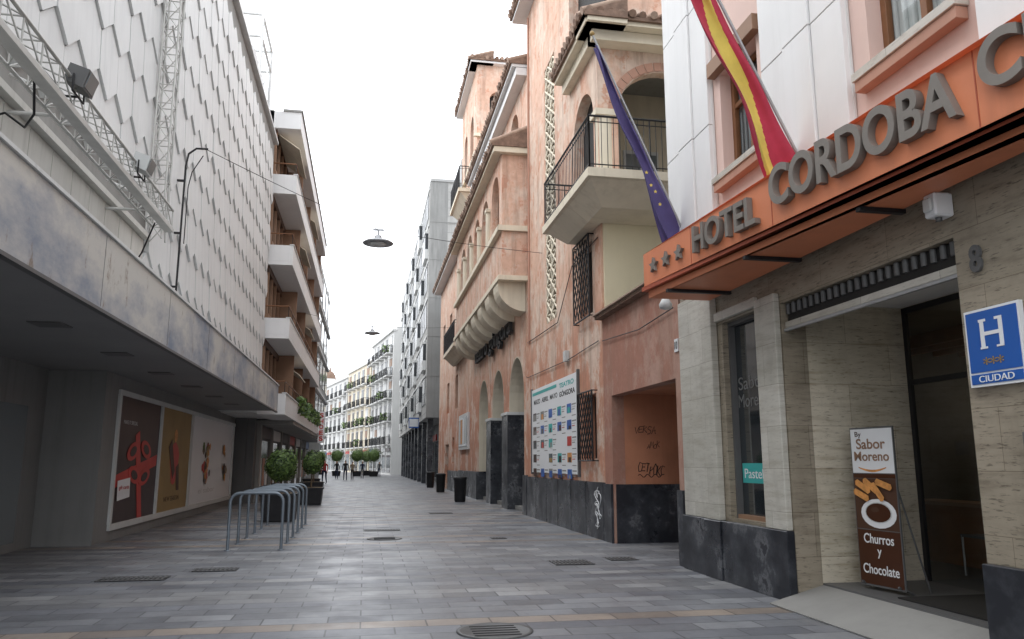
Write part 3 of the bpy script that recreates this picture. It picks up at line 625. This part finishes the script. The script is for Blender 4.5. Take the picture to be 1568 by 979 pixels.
for k in range(9): w.box(4.2,4.6,56+k*5,56.5+k*5,0,4.6,BLK); w.box(5.55,5.599,57+k*5,60.5+k*5,.4,3.2,GLS if k%2 else GLSB)
for k in range(6): w.box(5.5,5.6,57+k*7,61+k*7,3.3,3.8,(WHTG,RED,BLUE,DKB,WHTG,TEAL)[k])
w.done()
w=P('rooftop_plant',B); w.box(6.5,9,57,60,22,24.6,GREYF); w.box(7,7.3,56,56.3,22,25.5,CONCD); w.box(8.4,10,61,63,22,25.5,WHTG)
for k in range(4): w.rod((6.6+k*.5,57,24.6),(6.6+k*.5,57,25.8),.04,IRON)
w.done()
w=P('side_blade_sign'); w.box(3.2,4.0,62,62.12,4.2,5.0,BLUE) ; w.rod((4.0,62.06,4.6),(4.25,62.06,4.6),.03,IRON); w.box(3.25,3.95,61.99,61.998,4.3,4.9,WHITEB); w.done()
# ---------------------------------------------------------------- far apartment rows
def apt(name,p0,p1,h,floors,mat,seed,bal=True,shop=GLS):
    rnd=random.Random(seed); E=empty(name); p0=Vector((p0[0],p0[1],0));p1=Vector((p1[0],p1[1],0)); A=(p1-p0); L=A.length; A.normalize(); N=Vector((-A.y,A.x,0))
    def bx(part,a0,a1,n0,n1,z0,z1,m):
        q=[p0+A*a+N*n for a,n in((a0,n0),(a1,n0),(a1,n1),(a0,n1))]; part.hexa([p+Vector((0,0,z0)) for p in q]+[p+Vector((0,0,z1)) for p in q],m)
    w=P('walls',E); bx(w,0,L,-12,0,0,h,mat); bx(w,-.1,L-.05,-.3,.25,h+.003,h+.25,FARW); bx(w,.1,L-.1,-10,-.4,h+.01,h+.6,mat); bx(w,L*.3,L*.6,-6,-2.5,h+.62,h+2.8,FARW); w.done()
    d=P('windows',E); b=P('balconies',E); fh=(h-3.8)/floors; nb=max(2,int(L/3.4)); st=L/nb
    for k in range(nb):
        a=k*st; bx(d,a+.35,a+st-.35,.003,.05,.3,3.0,shop if (k+seed)%3 else GLSB); bx(d,a+.3,a+st-.3,.06,.14,3.05,3.5,rnd.choice((RED,DKB,WHTG,BLUE,DGREY,TERR)))
        for f_ in range(floors):
            z=3.9+f_*fh; wd=rnd.choice((.75,.9)); cx=a+st/2
            bx(d,cx-wd,cx+wd,.004,.03,z+.15,z+fh*.78,GLD); bx(d,cx-wd-.12,cx+wd+.12,.002,.08,z+fh*.78+.004,z+fh*.78+.16,FARW)
            bx(d,cx-.03,cx+.03,.031,.06,z+.15,z+fh*.78,WHT)
            if rnd.random()<.3: bx(d,cx-wd,cx+wd,.032,.05,z+fh*.45,z+fh*.775,WHTG if rnd.random()<.6 else ORWD)
            if bal:
                bx(b,cx-wd-.4,cx+wd+.4,.01,.85,z-.1,z+.06,FARW)
                q0=p0+A*(cx-wd-.37)+N*.8+Vector((0,0,z+.06)); q1=p0+A*(cx+wd+.37)+N*.8+Vector((0,0,z+.06)); q2=p0+A*(cx-wd-.37)+N*.05+Vector((0,0,z+.06))
                railing(b,q0,q1,1.0,IRON,.2,.02); railing(b,q2,q0,1.0,IRON,.2,.02)
                if rnd.random()<.14:
                    c=q0.lerp(q1,.5); 
                    for _ in range(60):
                        v=c+Vector((rnd.uniform(-.5,.5),rnd.uniform(-.9,.9),rnd.uniform(.2,1.2))); u=Vector((rnd.uniform(-1,1),rnd.uniform(-1,1),rnd.uniform(-1,1))).normalized()*.12; t=u.orthogonal()*.9
                        b.add([v-u,v+t,v+u,v-t],[(0,1,2,3)],LEAF)
    d.done(); b.done()
apt('white_apartment_building',(3.2,105),(0.5,122),19,5,FARW,1)
apt('cream_apartment_building',(.3,122.5),(-3.4,140),16.8,4,CREAM,2)
apt('white_apartment_building.001',(-3.6,140.5),(-8.2,160),16.2,4,FARW,3)
apt('brick_apartment_building',(-8.4,160.5),(-22,190),16.5,4,WHTG,4)
apt('white_apartment_building.002',(-22.3,190.5),(-50,215),15,4,FARW,5,False)
apt('grey_apartment_building',(-10,110),(-3.6,64),15,4,GREYF,6,False)
w=P('church_tower'); w.box(-12.5,-9,225,228.5,0,24,CREAM); w.box(-12.7,-8.8,224.8,228.7,24,24.5,WHT); w.lathe((-10.75,226.75,24.5),[(1.7,0),(1.7,.5),(1.5,1.4),(1,2.2),(.3,2.7),(.15,3.6),(.001,4)],TILE,16)
for x in(-12,-10.4): w.box(x,x+.8,224.95,224.99,20,22.6,DARK)
w.done()
# ---------------------------------------------------------------- LEFT department store
L1=empty('department_store_building')
w=P('body',L1); w.box(-16,-3.72,-2,28,4.12,12.9,MGREY); w.box(-3.72,-3.64,-2,28,4.12,12.88,MGREY); w.box(-3.9,-3.5,-2,28.05,12.9,13.0,WHTG); w.done()
w=P('hexagonal_wall_panels',L1)
W_,Hh=.72,1.12
def hexv(cy,cz,s,lo=.0):
    return [(cy,cz+Hh/2*s),(cy+W_/2*s,cz+Hh/4*s),(cy+W_/2*s,cz-Hh/4*s),(cy,cz-Hh/2*s),(cy-W_/2*s,cz-Hh/4*s),(cy-W_/2*s,cz+Hh/4*s)]
row=0; z=4.3
while z<12.9:
    y=-2+(W_/2 if row%2 else 0)
    while y<27.9:
        if not (y<12.9 and z<5.3) and z+Hh/2<13.1 and y+W_/2<28.05:
            jit=random.uniform(-.008,.008); hv=hexv(y,z,.978); top=[]; bot=[]
            for (a,b) in hv:
                out=.02+.045*(1-(b-(z-Hh/2))/Hh)+jit; top.append((-3.62+out,a,b)); bot.append((-3.64,a,b))
            w.add(top+bot,[(0,1,2,3,4,5)]+[(i,(i+1)%6,6+(i+1)%6,6+i) for i in range(6)],WHTG)
        y+=W_
    z+=Hh*.75; row+=1
w.done()
w=P('lower_wall_panels',L1)
w.box(-3.639,-3.60,-2,12.9,4.1,5.0,BEI); w.box(-3.639,-3.5,-2,12.9,5.0,5.08,BEI)
for k in range(24): w.box(-3.60,-3.585,-2+k*.62+.01,-2+(k+1)*.62-.01,4.1,4.97,BEI)
w.done()
w=P('entrance_canopy',L1)
w.box(-3.05,-3.0,-2,27.6,3.22,4.08,CAN); w.box(-7.5,-3.053,-2,27.6,3.3,4.07,CAN); w.box(-7.5,-3.053,-2,27.6,3.24,3.297,SOFF)
w.box(-3.06,-2.985,-2,27.62,3.18,3.217,DGREY); w.box(-3.1,-2.97,-2,27.63,4.083,4.12,WHTG)
for k in range(9):
    w.box(-2.999,-2.996,.2+k*3.05,.21+k*3.05,3.24,4.06,SOFF)
for k in range(9): w.box(-4.2,-3.8,2.1+k*2.8,2.5+k*2.8,3.225,3.239,DGREY); 
w.done()
w=P('shopfront',L1)
w.box(-5.3,-4.92,16.1,31.4,0,3.24,SHOPW); w.box(-9,-5.3,16.1,16.4,0,3.24,SHOPW); w.box(-9,-5.95,-2,16.1,0,3.24,SHOPW)
w.box(-4.919,-4.87,16.9,31.2,.2,.32,CURT); w.box(-4.919,-4.87,16.9,31.2,2.86,2.96,CURT)
for y in (16.88,20.28,23.75,30.9): w.box(-4.919,-4.865,y,y+.12,.321,2.859,CURT)
for y in (3,6.2,9.4,12.6): w.box(-5.949,-5.93,y,y+2.7,.15,2.5,GLSB); w.box(-5.949,-5.91,y-.1,y,.1,2.6,STEEL); w.box(-5.929,-5.91,y+1.33,y+1.37,.15,2.5,STEEL); w.rod((-5.88,y+1.25,.9),(-5.88,y+1.25,1.5),.015,STEEL)
w.box(-4.91,-4.5,31.42,32.2,0,3.24,DGREY)
w.done()
sp=P('window_posters',L1)
LX=(0,1,0)
def lq(y0,y1,z0,z1,o,m): sp.box(-4.918+o,-4.914+o,y0,y1,z0,z1,m)
lq(17.0,20.27,.32,2.86,0,DKB); lq(20.4,23.74,.32,2.86,0,GOLD); lq(23.87,30.9,.32,2.86,0,WHITEB)
def lpoly(pts,o,m): sp.prism([(-4.914+o,y,z) for y,z in pts],(.003,0,0),m)
lpoly([(17.05,1.25),(20.2,1.7),(20.2,1.45),(17.05,1.0)],.002,RED); lpoly([(18.9,.32),(19.25,.32),(18.6,2.2),(18.3,2.1)],.006,RED)
for q_,(cy,cz,a) in enumerate(((18.2,1.75,.6),(19.2,1.8,-.6),(18.4,1.25,-.5),(19.2,1.2,.5))):
    for sc,mm in((1,RED),(.55,DKB)):
        lpoly([(cy+sc*(.5*math.cos(t)*math.cos(a)-.2*math.sin(t)*math.sin(a)),cz+sc*(.5*.45*math.cos(t)*math.sin(a)+.16*math.sin(t))) for t in [k*math.pi/8 for k in range(16)]],.010+.001*q_+(.006 if sc<1 else 0),mm)
lpoly([(17.3,.75),(18.15,.8),(18.1,1.2),(17.25,1.15)],.020,WHITEB)
text(sp,'gift cards',(-4.885,17.35,.95),LX,.7,.1,RED,.001); text(sp,'MAKE IT SPECIAL',(-4.913,17.4,2.3),LX,1.0,.08,CURT,.001)
lpoly([(22.0+.45*math.cos(t)*(1+.25*math.sin(3*t)),1.5+.55*math.sin(t)) for t in [k*math.pi/8 for k in range(16)]],.002,RED)
lpoly([(22.0+.17*math.cos(t),2.2+.17*math.sin(t)) for t in [k*math.pi/8 for k in range(16)]],.006,ORP); text(sp,'NEW SEASON',(-4.913,21.2,.55),LX,1.6,.12,BROWN,.001)
lpoly([(21.3,1.9),(21.6,2.1),(22.1,1.3),(21.9,1.1)],.009,BROWN); lpoly([(22.4,.8),(22.7,.8),(22.5,1.5),(22.2,1.4)],.009,BROWN)
rf=random.Random(4)
for q_ in range(34):
    cy,cz,r=rf.gauss(26.2,.28),rf.uniform(.95,2.2),rf.uniform(.08,.2); m_=rf.choice((GOLD,RED,BROWN,LEAF,ORP,CHOC))
    if q_>24: cy+=3.2
    sp.prism([(-4.913+.0012*q_,cy+r*math.cos(t)*(1+.2*math.sin(5*t+q_)),cz+r*.9*math.sin(t)) for t in [k*math.pi/8 for k in range(16)]],(.001,0,0),m_)
text(sp,'el sabor',(-4.913,25.3,.6),LX,2.6,.16,CURT,.001)
sp.done()
def truss(part,p0,p1,s,u,v,n,mat):
    p0=Vector(p0);p1=Vector(p1);u=Vector(u)*s/2;v=Vector(v)*s/2
    cs=[u+v,u-v,-u-v,-u+v]
    for c in cs: part.rod(p0+c,p1+c,.018,mat,6)
    for i in range(n):
        a=p0.lerp(p1,i/n);b=p0.lerp(p1,(i+1)/n)
        for k in range(4):
            c,d=cs[k],cs[(k+1)%4]
            part.rod(a+c,b+d,.009,mat,4,caps=False); part.rod(b+c,b+d,.009,mat,4,caps=False)
w=P('lighting_truss'); truss(w,(-3.02,-1,5.0),(-3.02,11.7,5.0),.26,(1,0,0),(0,0,1),32,TRUSS)
for y in(2,5,8,11): w.rod((-3.15,y,5.1),(-3.6,y,5.3),.02,TRUSS); w.rod((-3.15,y,4.9),(-3.6,y,4.9),.02,TRUSS)
w.box(-2.98,-2.86,-1,11.7,4.80,4.85,TRUSS)
w.tube([(-3.0,7.1,4.87),(-3.05,7.3,4.6),(-3.2,7.5,4.55),(-3.4,7.55,4.7),(-3.6,7.6,4.65)],.012,IRON,5)
w.tube([(-3.1,11.6,4.9),(-3.3,11.8,4.5),(-3.4,11.8,4.3),(-3.4,11.8,4.15)],.012,IRON,5)
w.tube([(-2.9,y_,4.87-.03*math.sin(y_*2.4)) for y_ in [k*.25 for k in range(47)]],.012,IRON,5)
w.done()
w=P('vertical_truss'); truss(w,(-3.42,12.9,5.0),(-3.42,12.9,12.85),.24,(1,0,0),(0,1,0),24,TRUSS); w.done()
for i,(y,c) in enumerate(((7.7,DGREY),(9.9,CURT),(5.2,DGREY))):
    w=P('floodlight'); x=-2.85
    w.hexa([(x-.10,y-.13,5.10),(x+.08,y-.13,5.02),(x+.08,y+.13,5.02),(x-.10,y+.13,5.10),(x-.05,y-.13,5.27),(x+.13,y-.13,5.21),(x+.13,y+.13,5.21),(x-.05,y+.13,5.27)],c)
    w.hexa([(x+.083,y-.11,5.04),(x+.09,y-.11,5.04),(x+.09,y+.11,5.04),(x+.083,y+.11,5.04),(x+.132,y-.11,5.19),(x+.14,y-.11,5.19),(x+.14,y+.11,5.19),(x+.132,y+.11,5.19)],GLSB)
    w.rod((x,y-.15,5.15),(x,y-.15,4.98),.01,IRON); w.rod((x,y+.15,5.15),(x,y+.15,4.98),.01,IRON); w.rod((x,y-.15,4.98),(x,y+.15,4.98),.01,IRON); w.rod((x,y,4.98),(x-.15,y,4.98),.012,IRON)
    w.done()
w=P('rooftop_steel_frame')
for x in(-4.9,-3.9):
    for y in(25.3,27.8): w.rod((x,y,13.0),(x,y,16.4),.06,WHTG)
for z in(15.6,16.4):
    w.rod((-4.9,25.3,z),(-3.9,25.3,z),.05,WHTG); w.rod((-4.9,27.8,z),(-3.9,27.8,z),.05,WHTG); w.rod((-3.9,25.3,z),(-3.9,27.8,z),.05,WHTG); w.rod((-4.9,25.3,z),(-4.9,27.8,z),.05,WHTG)
w.rod((-3.9,25.3,13),(-3.9,27.8,16.2),.03,WHTG); w.box(-4.2,-4.14,25.4,27.9,13,15.3,WHTG); w.box(-4.13,-4.1,26.8,27.5,13.5,15,GLS)
w.done()
w=P('wall_conduit_bracket'); w.tube([(-3.45,14.6,4.1),(-3.45,14.6,6.9),(-3.42,14.62,7.15),(-3.3,14.66,7.28),(-3.1,14.7,7.3)],.02,IRON,6); w.tube([(-3.45,14.9,5.5),(-3.45,14.9,6.6),(-3.4,14.9,6.9),(-3.2,14.8,7.2)],.01,IRON,5)
for z in(4.6,5.6,6.6): w.box(-3.6,-3.44,14.57,14.63,z,z+.03,IRON)
w.done()
L2=empty('balcony_apartment_building')
w=P('body',L2); w.box(-16,-3.72,28.1,46.5,3.2,14.3,WHTG); w.box(-16,-4.2,31.5,60,0,3.19,DGREY)
w.box(-3.9,-2.75,28.1,46.5,13.6,14.25,WHT); w.box(-3.4,-2.7,28.05,46.55,14.253,14.33,MGREY)
w.done()
w=P('balconies',L2)
for f_ in range(4):
    z=3.15+f_*2.65
    w.box(-3.719,-2.8,28.12,46.4,z,z+.14,WHT)
    w.box(-2.9,-2.8,28.12,46.4,z+.143,z+.72,WHT); w.box(-3.719,-2.903,28.12,28.22,z+.143,z+.72,WHT)
    w.box(-2.93,-2.77,28.1,46.42,z+.723,z+.76,WHTG)
    w.rod((-2.85,28.15,z+1.15),(-2.85,46.3,z+1.15),.022,WOOD); w.rod((-2.85,28.15,z+1.15),(-3.7,28.15,z+1.15),.022,WOOD)
    for k in range(13): w.rod((-2.85,28.15+k*1.51,z+.75),(-2.85,28.15+k*1.51,z+1.15),.014,IRON,4)
    for k in range(1,5): w.box(-3.719,-3.0,28.13+k*4.55,28.24+k*4.55,z+.145,z+2.64,ORWD)
    w.box(-3.718,-3.55,28.25,46.3,z+.145,z+.9,ORWD)
    w.box(-3.717,-3.68,28.25,46.3,z+.9,z+2.4,GLS); w.box(-3.716,-3.6,28.25,46.3,z+2.4,z+2.64,BROWN)
    for k in range(16): w.box(-3.679,-3.6,28.3+k*1.15,28.42+k*1.15,z+.9,z+2.4,ORWD)
w.done()
w=P('awnings',L2)
for f_,k in ((3,0),(2,1),(1,2),(3,2),(0,1)):
    z=3.15+f_*2.65; y=28.6+k*4.6
    w.hexa([(-3.6,y,z+2.45),(-2.8,y,z+1.9),(-2.8,y+3.2,z+1.9),(-3.6,y+3.2,z+2.45),(-3.6,y,z+2.48),(-2.8,y,z+1.94),(-2.8,y+3.2,z+1.94),(-3.6,y+3.2,z+2.48)],CREAM)
w.done()
w=P('shops',L2)
w.box(-4.2,-2.85,32,46.5,3.0,3.14,MGREY); w.box(-4.2,-3.2,46.51,60,3.0,3.14,MGREY)
for k in range(7):
    y=32.6+k*3.9; w.box(-4.199,-4.15,y,y+3.3,.3,2.4,GLS if k%3 else GLSB); w.box(-4.199,-4.1,y,y+3.3,2.5,2.95,(DKB,WHTG,DGREY,RED,WHTG,DKB,BLUE)[k])
    w.box(-4.199,-4.05,y-.5,y-.1,0,3.0,MGREY)
    for j in range(3): w.box(-4.149,-4.13,y+.3+j,y+.8+j,.6,1.7,(CURT,TERR,WHITEB)[(j+k)%3])
w.done()
w=P('planted_terrace',L2)
for _ in range(900):
    v=Vector((random.uniform(-2.95,-2.6),random.uniform(33,46),random.uniform(3.6,4.15)+.1*math.sin(_))); u=Vector((random.uniform(-1,1),random.uniform(-1,1),random.uniform(-1,1))).normalized()*.09; t=u.orthogonal()*.8
    w.add([v-u,v+t,v+u,v-t],[(0,1,2,3)],LEAF if _%2 else LEAFD)
w.done()
L3=empty('grey_apartment_building.001')
w=P('walls',L3); w.box(-16,-3.1,47,61,3.2,13.7,GREYF)
for f_ in range(4):
    for k in range(4): w.box(-3.1,-3.06,48+k*3.3,50+k*3.3,4+f_*2.5,5.6+f_*2.5,GLS)
    w.box(-3.1,-2.95,47.1,60.9,3.3+f_*2.5,3.45+f_*2.5,WHTG)
w.done()
w=P('vertical_shop_sign'); w.box(-3.02,-2.62,51,51.15,2.75,4.7,WHITEB); w.box(-3.1,-3.02,51.04,51.1,3.0,3.05,IRON); w.box(-3.1,-3.02,51.04,51.1,4.4,4.45,IRON)
for i,ch in enumerate('SHOES'): text(w,ch,(-2.94,50.998,4.32-i*.36),(1,0,0),.24,.28,RED,.01,bold=.03)
w.done()
# ---------------------------------------------------------------- street furniture
for k in range(6):
    y=14.8+k*1.15; w=P('bike_rack'); x0,x1=-2.32,-1.42; r=.16; top=.98
    pts=[(x0,y,-.02)]+[(x0,y,top-r)]+[(x0+r-r*math.cos(a),y,top-r+r*math.sin(a)) for a in [j*math.pi/2/6 for j in range(1,7)]]+[(x1-r+r*math.sin(a),y,top-r+r*math.cos(a)) for a in [j*math.pi/2/6 for j in range(0,7)]]+[(x1,y,-.02)]
    w.tube(pts,.027,RACK,10)
    for x in(x0,x1): w.lathe((x,y,0),[(.06,0),(.06,.01),(.03,.015)],RACK,12)
    w.done()
def topiary(x,y,pw,ph,cz,r,n,lm=LEAF,ld=LEAFD):
    w=P('potted_topiary_tree')
    a=pw/2; w.hexa([(x-a*.9,y-a*.9,0.02),(x+a*.9,y-a*.9,.02),(x+a*.9,y+a*.9,.02),(x-a*.9,y+a*.9,.02),(x-a,y-a,ph-.06),(x+a,y-a,ph-.06),(x+a,y+a,ph-.06),(x-a,y+a,ph-.06)],IRON)
    w.box(x-a-.03,x+a+.03,y-a-.03,y+a+.03,ph-.059,ph,IRON); w.box(x-a*.9,x+a*.9,y-a*.9,y+a*.9,ph+.001,ph+.01,BARK)
    w.rod((x,y,ph),(x+.02,y,cz-r*.6),.035,BARK,8,.025); 
    for k in range(4): w.rod((x+.02,y,cz-r*.7),(x+.4*r*math.cos(k*1.6),y+.4*r*math.sin(k*1.6),cz),.018,BARK,5,.008)
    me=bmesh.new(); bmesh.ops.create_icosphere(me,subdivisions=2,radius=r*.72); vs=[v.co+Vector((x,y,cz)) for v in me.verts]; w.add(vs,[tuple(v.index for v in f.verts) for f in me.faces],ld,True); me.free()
    for i in range(n):
        d=Vector((random.gauss(0,1),random.gauss(0,1),random.gauss(0,1))).normalized(); lump=1+.07*math.sin(d.x*7+x)+.06*math.sin(d.z*9+d.y*6)
        q=Vector((x,y,cz))+d*r*lump*random.uniform(.72,1.03); s=random.uniform(.022,.042)*(1 if n>1200 else 1.9); u=(d.orthogonal()+Vector((random.uniform(-1,1),random.uniform(-1,1),random.uniform(-1,1)))*.8).normalized()*s; t=u.cross(d+Vector((random.uniform(-.6,.6),)*3)).normalized()*s*.7
        w.add([q-u,q+t,q+u,q-t],[(0,1,2,3)],lm if random.random()<.7 else ld)
    w.done()
topiary(-2.2,22.0,.9,.72,1.44,.43,3500); topiary(-1.95,30.3,.85,.62,1.45,.38,1800); topiary(-2.9,27.2,.8,.6,1.35,.36,1500)
LM2=M('leaf_green_pale',(.15,.21,.08),.6,.4,6,0)
for (x,y) in ((-2.35,38),(-2.95,46)): topiary(x,y,.9,.65,1.6,.5,900)
for (x,y) in ((-3.4,97),(-1.0,94),(-5.9,108),(.1,99),(.9,92)): topiary(x,y,1.0,.6,2.35,.95,700,LM2,LEAF)
def bin_(x,y):
    w=P('litter_bin'); w.lathe((x,y,0),[(.20,0),(.22,.05),(.25,.85),(.27,.88),(.27,.95),(.2,.98),(.17,.9),(.001,.88)],IRON,18); w.done()
bin_(3.7,31.5); bin_(3.9,42); bin_(4.0,50)
def lamp(x,y,z,y_l,y_r,xl=-3.5,xr=4.65,zl=None,zr=None):
    w=P('suspended_street_lamp')
    w.lathe((x,y,z),[(.001,-.10),(.12,-.095),(.19,-.06),(.20,-.03)],CURT,24); w.lathe((x,y,z),[(.20,-.02),(.36,-.03),(.37,-.015),(.30,.03),(.16,.07),(.09,.10),(.08,.17),(.001,.18)],STEEL,28)
    w.rod((x,y,z+.17),(x,y,z+.34),.02,STEEL,6); w.box(x-.13,x+.13,y-.02,y+.02,z+.30,z+.34,STEEL)
    def cab(a,b,sag):
        a=Vector(a);b=Vector(b); return [a.lerp(b,i/10)-Vector((0,0,sag*math.sin(math.pi*i/10))) for i in range(11)]
    w.tube(cab((xl,y_l,zl or z+.5),(x,y,z+.33),.05),.007,IRON,4); w.tube(cab((x,y,z+.33),(xr,y_r,zr or z+.45),.05),.007,IRON,4)
    w.done()
lamp(.12,18.6,6.75,14.7,20.8,-3.15,4.68,7.3,7.3); lamp(.10,36.5,7.45,35,37.5,-2.85,3.95,8.0,8.0)
def grate(name,x,y,wd,dp,rnd=False):
    w=P(name)
    if rnd:
        w.lathe((x,y,0),[(wd/2,0.002),(wd/2,.012),(wd/2-.04,.012),(wd/2-.045,.008),(.001,.008)],DGREY,28)
        for k in range(5): w.box(x-wd*.3,x+wd*.3,y-wd*.3+k*wd*.14,y-wd*.3+k*wd*.14+.02,.009,.014,IRON)
    else:
        w.box(x-wd/2,x+wd/2,y-dp/2,y+dp/2,.002,.006,IRON); n=int(wd/.06)
        for k in range(n): w.box(x-wd/2+k*wd/n,x-wd/2+k*wd/n+.025,y-dp/2,y+dp/2,.007,.013,DGREY)
        for yy in(y-dp/2-.03,y,y+dp/2): w.box(x-wd/2-.03,x+wd/2,yy,yy+.03,.0135,.016,DGREY)
    w.done()
grate('drain_grate',-2.95,11.45,.85,.35); grate('drain_grate',-2.05,12.2,.6,.3); grate('drain_grate',.42,18.6,.8,.4); grate('manhole_cover',.42,16.5,.7,0,True)
grate('drain_grate',3.15,12.1,.6,.5); grate('drain_grate',4.05,12.4,.45,.35); grate('manhole_cover',1.2,7.4,.7,0,True); grate('drain_grate',2.3,24.5,.7,.4); grate('drain_grate',2.7,16.2,.3,.25)
# ---------------------------------------------------------------- people
def person(x,y,heading,top,trous,hair,ph=1,h=1.7):
    E=empty('pedestrian',(x,y,0)); E.rotation_euler=(0,0,heading)
    s=h/1.7; V=[];ED=[];R=[]
    def v(p,r): V.append(Vector(p)*s); R.append(r*s); return len(V)-1
    def e(a,b): ED.append((a,b))
    pel=v((0,0,.95),.125); wa=v((0,0,1.10),.115); ch=v((0,.01,1.30),.145); nk=v((0,0,1.45),.055); hd0=v((0,.015,1.53),.07); hd=v((0,.02,1.61),.085); ht=v((0,.01,1.68),.06)
    for a,b in((pel,wa),(wa,ch),(ch,nk),(nk,hd0),(hd0,hd),(hd,ht)): e(a,b)
    nose=v((0,.115,1.58),.014); e(hd0,nose)
    for sd in(1,-1):
        st=.20*sd*ph
        hp=v((.09*sd,0,.90),.085); kn=v((.095*sd,st*.6+.04,.50),.06); an=v((.095*sd,st-.05*(1 if st>0 else 2.5),.10),.04); to=v((.10*sd,st+.12,.035),.035)
        e(pel,hp);e(hp,kn);e(kn,an);e(an,to)
        sh=v((.18*sd,0,1.38),.06); el=v((.235*sd,-st*.35-.02,1.11),.043); wr=v((.245*sd,-st*.8+.08,.88),.028); pm=v((.245*sd,-st*.85+.10,.82),.03)
        e(ch,sh);e(sh,el);e(el,wr);e(wr,pm)
        for k in range(4):
            f1=v((.245*sd+(k-1.5)*.004,-st*.85+.085+k*.018,.77-(.01 if k in(1,2) else 0)),.0085); f2=v((.24*sd,-st*.85+.09+k*.018,.735-(.01 if k in (1,2) else 0)),.007); e(pm,f1);e(f1,f2)
        t1=v((.225*sd,-st*.85+.135,.80),.009); e(wr,t1)
    me=bpy.data.meshes.new('body'); me.from_pydata(V,ED,[]); o=bpy.data.objects.new('body',me); COL.objects.link(o)
    sk=o.modifiers.new('skin','SKIN'); sk.use_smooth_shade=True
    for i,d in enumerate(me.skin_vertices[0].data): d.radius=(R[i],R[i]*(.72 if i in(pel,wa,ch) else 1)); d.use_root=(i==pel)
    o.modifiers.new('sub','SUBSURF').levels=1; o.modifiers['sub'].render_levels=1
    dg=bpy.context.evaluated_depsgraph_get(); dg.update(); m2=bpy.data.meshes.new_from_object(o.evaluated_get(dg)); bpy.data.objects.remove(o)
    for m in(SKIN,top,trous,hair,IRON): m2.materials.append(m)
    for p in m2.polygons:
        c=p.center/s; ax=abs(c.x)
        if c.z>1.60 and c.y<.05 or c.z>1.67: k=3
        elif c.z>1.455: k=0
        elif ax>.19 and c.z<.90: k=0
        elif c.z>.93 or (ax>.19 and c.z>.88): k=1
        elif c.z>.09: k=2
        else: k=4
        p.material_index=k
    b=bpy.data.objects.new('body',m2); COL.objects.link(b); b.parent=E
    fc=P('face',E)
    for sd in(1,-1): fc.lathe((.03*sd*s,.098*s,1.605*s),[(.001,-.008),(.008,0),(.001,.008)],IRON,6); fc.lathe((.085*sd*s,.01*s,1.59*s),[(.001,-.03),(.015,0),(.001,.03)],SKIN,6)
    fc.box(-.022*s,.022*s,.085*s,.1*s,1.545*s,1.552*s,RED); fc.done()
NAVY=M('cloth_navy',(.02,.025,.05),.9,.15,6,0); CR=M('cloth_red',(.32,.04,.04),.9,.15,6,0); CG=M('cloth_grey',(.12,.12,.12),.9,.15,6,0); CT=M('cloth_tan',(.30,.22,.14),.9,.15,6,0); HAIR=M('hair_dark',(.03,.02,.015),.7,.2,8,0)
person(-2.95,60,math.pi*.95,CR,NAVY,HAIR,1,1.75); person(-1.75,72,0.1,INK,NAVY,HAIR,-1,1.78); person(-1.15,72.6,.1,CT,INK,HAIR,1,1.66); person(-.3,80,math.pi,NAVY,CG,HAIR,1); person(-2.7,78,math.pi,INK,NAVY,HAIR,-1,1.72); person(1.5,90,0,CG,NAVY,HAIR,1)
# ---------------------------------------------------------------- world / light / camera
W=bpy.data.worlds.new('World'); S.world=W; W.use_nodes=True; nt=W.node_tree; nt.nodes.clear()
sky=nn(nt,'ShaderNodeTexSky',sky_type='NISHITA'); sky.sun_disc=False; EL,RO=math.radians(52),math.radians(-75); sky.sun_elevation=EL; sky.sun_rotation=RO; sky.air_density=1; sky.dust_density=6
hs=nn(nt,'ShaderNodeHueSaturation'); hs.inputs['Saturation'].default_value=.06; nt.links.new(sky.outputs[0],hs.inputs['Color'])
cl=mix(nt,.75,hs.outputs[0],(19.2,19.9,21.0)); 
bg=nn(nt,'ShaderNodeBackground'); nt.links.new(cl,bg.inputs[0]); bg.inputs[1].default_value=.15
wo=nn(nt,'ShaderNodeOutputWorld'); nt.links.new(bg.outputs[0],wo.inputs[0])
sl=bpy.data.lights.new('sun','SUN'); sl.energy=.8; sl.angle=math.radians(40); sl.color=(1,.98,.96)
so_=bpy.data.objects.new('sun',sl); COL.objects.link(so_)
dirv=Vector((math.sin(RO)*math.cos(EL),math.cos(RO)*math.cos(EL),math.sin(EL))); so_.rotation_euler=dirv.to_track_quat('Z','Y').to_euler()
cam=bpy.data.cameras.new('camera'); cam.sensor_width=36; cam.lens=36*1200/1568; cam.clip_start=.05; cam.clip_end=3000
co=bpy.data.objects.new('camera',cam); COL.objects.link(co); co.location=(0,0,1.5)
co.rotation_euler=(math.pi/2+math.atan(220/1200),0,-math.atan(.1836)); S.camera=co
S.view_settings.view_transform='Standard'; S.view_settings.look='None'; S.view_settings.exposure=0
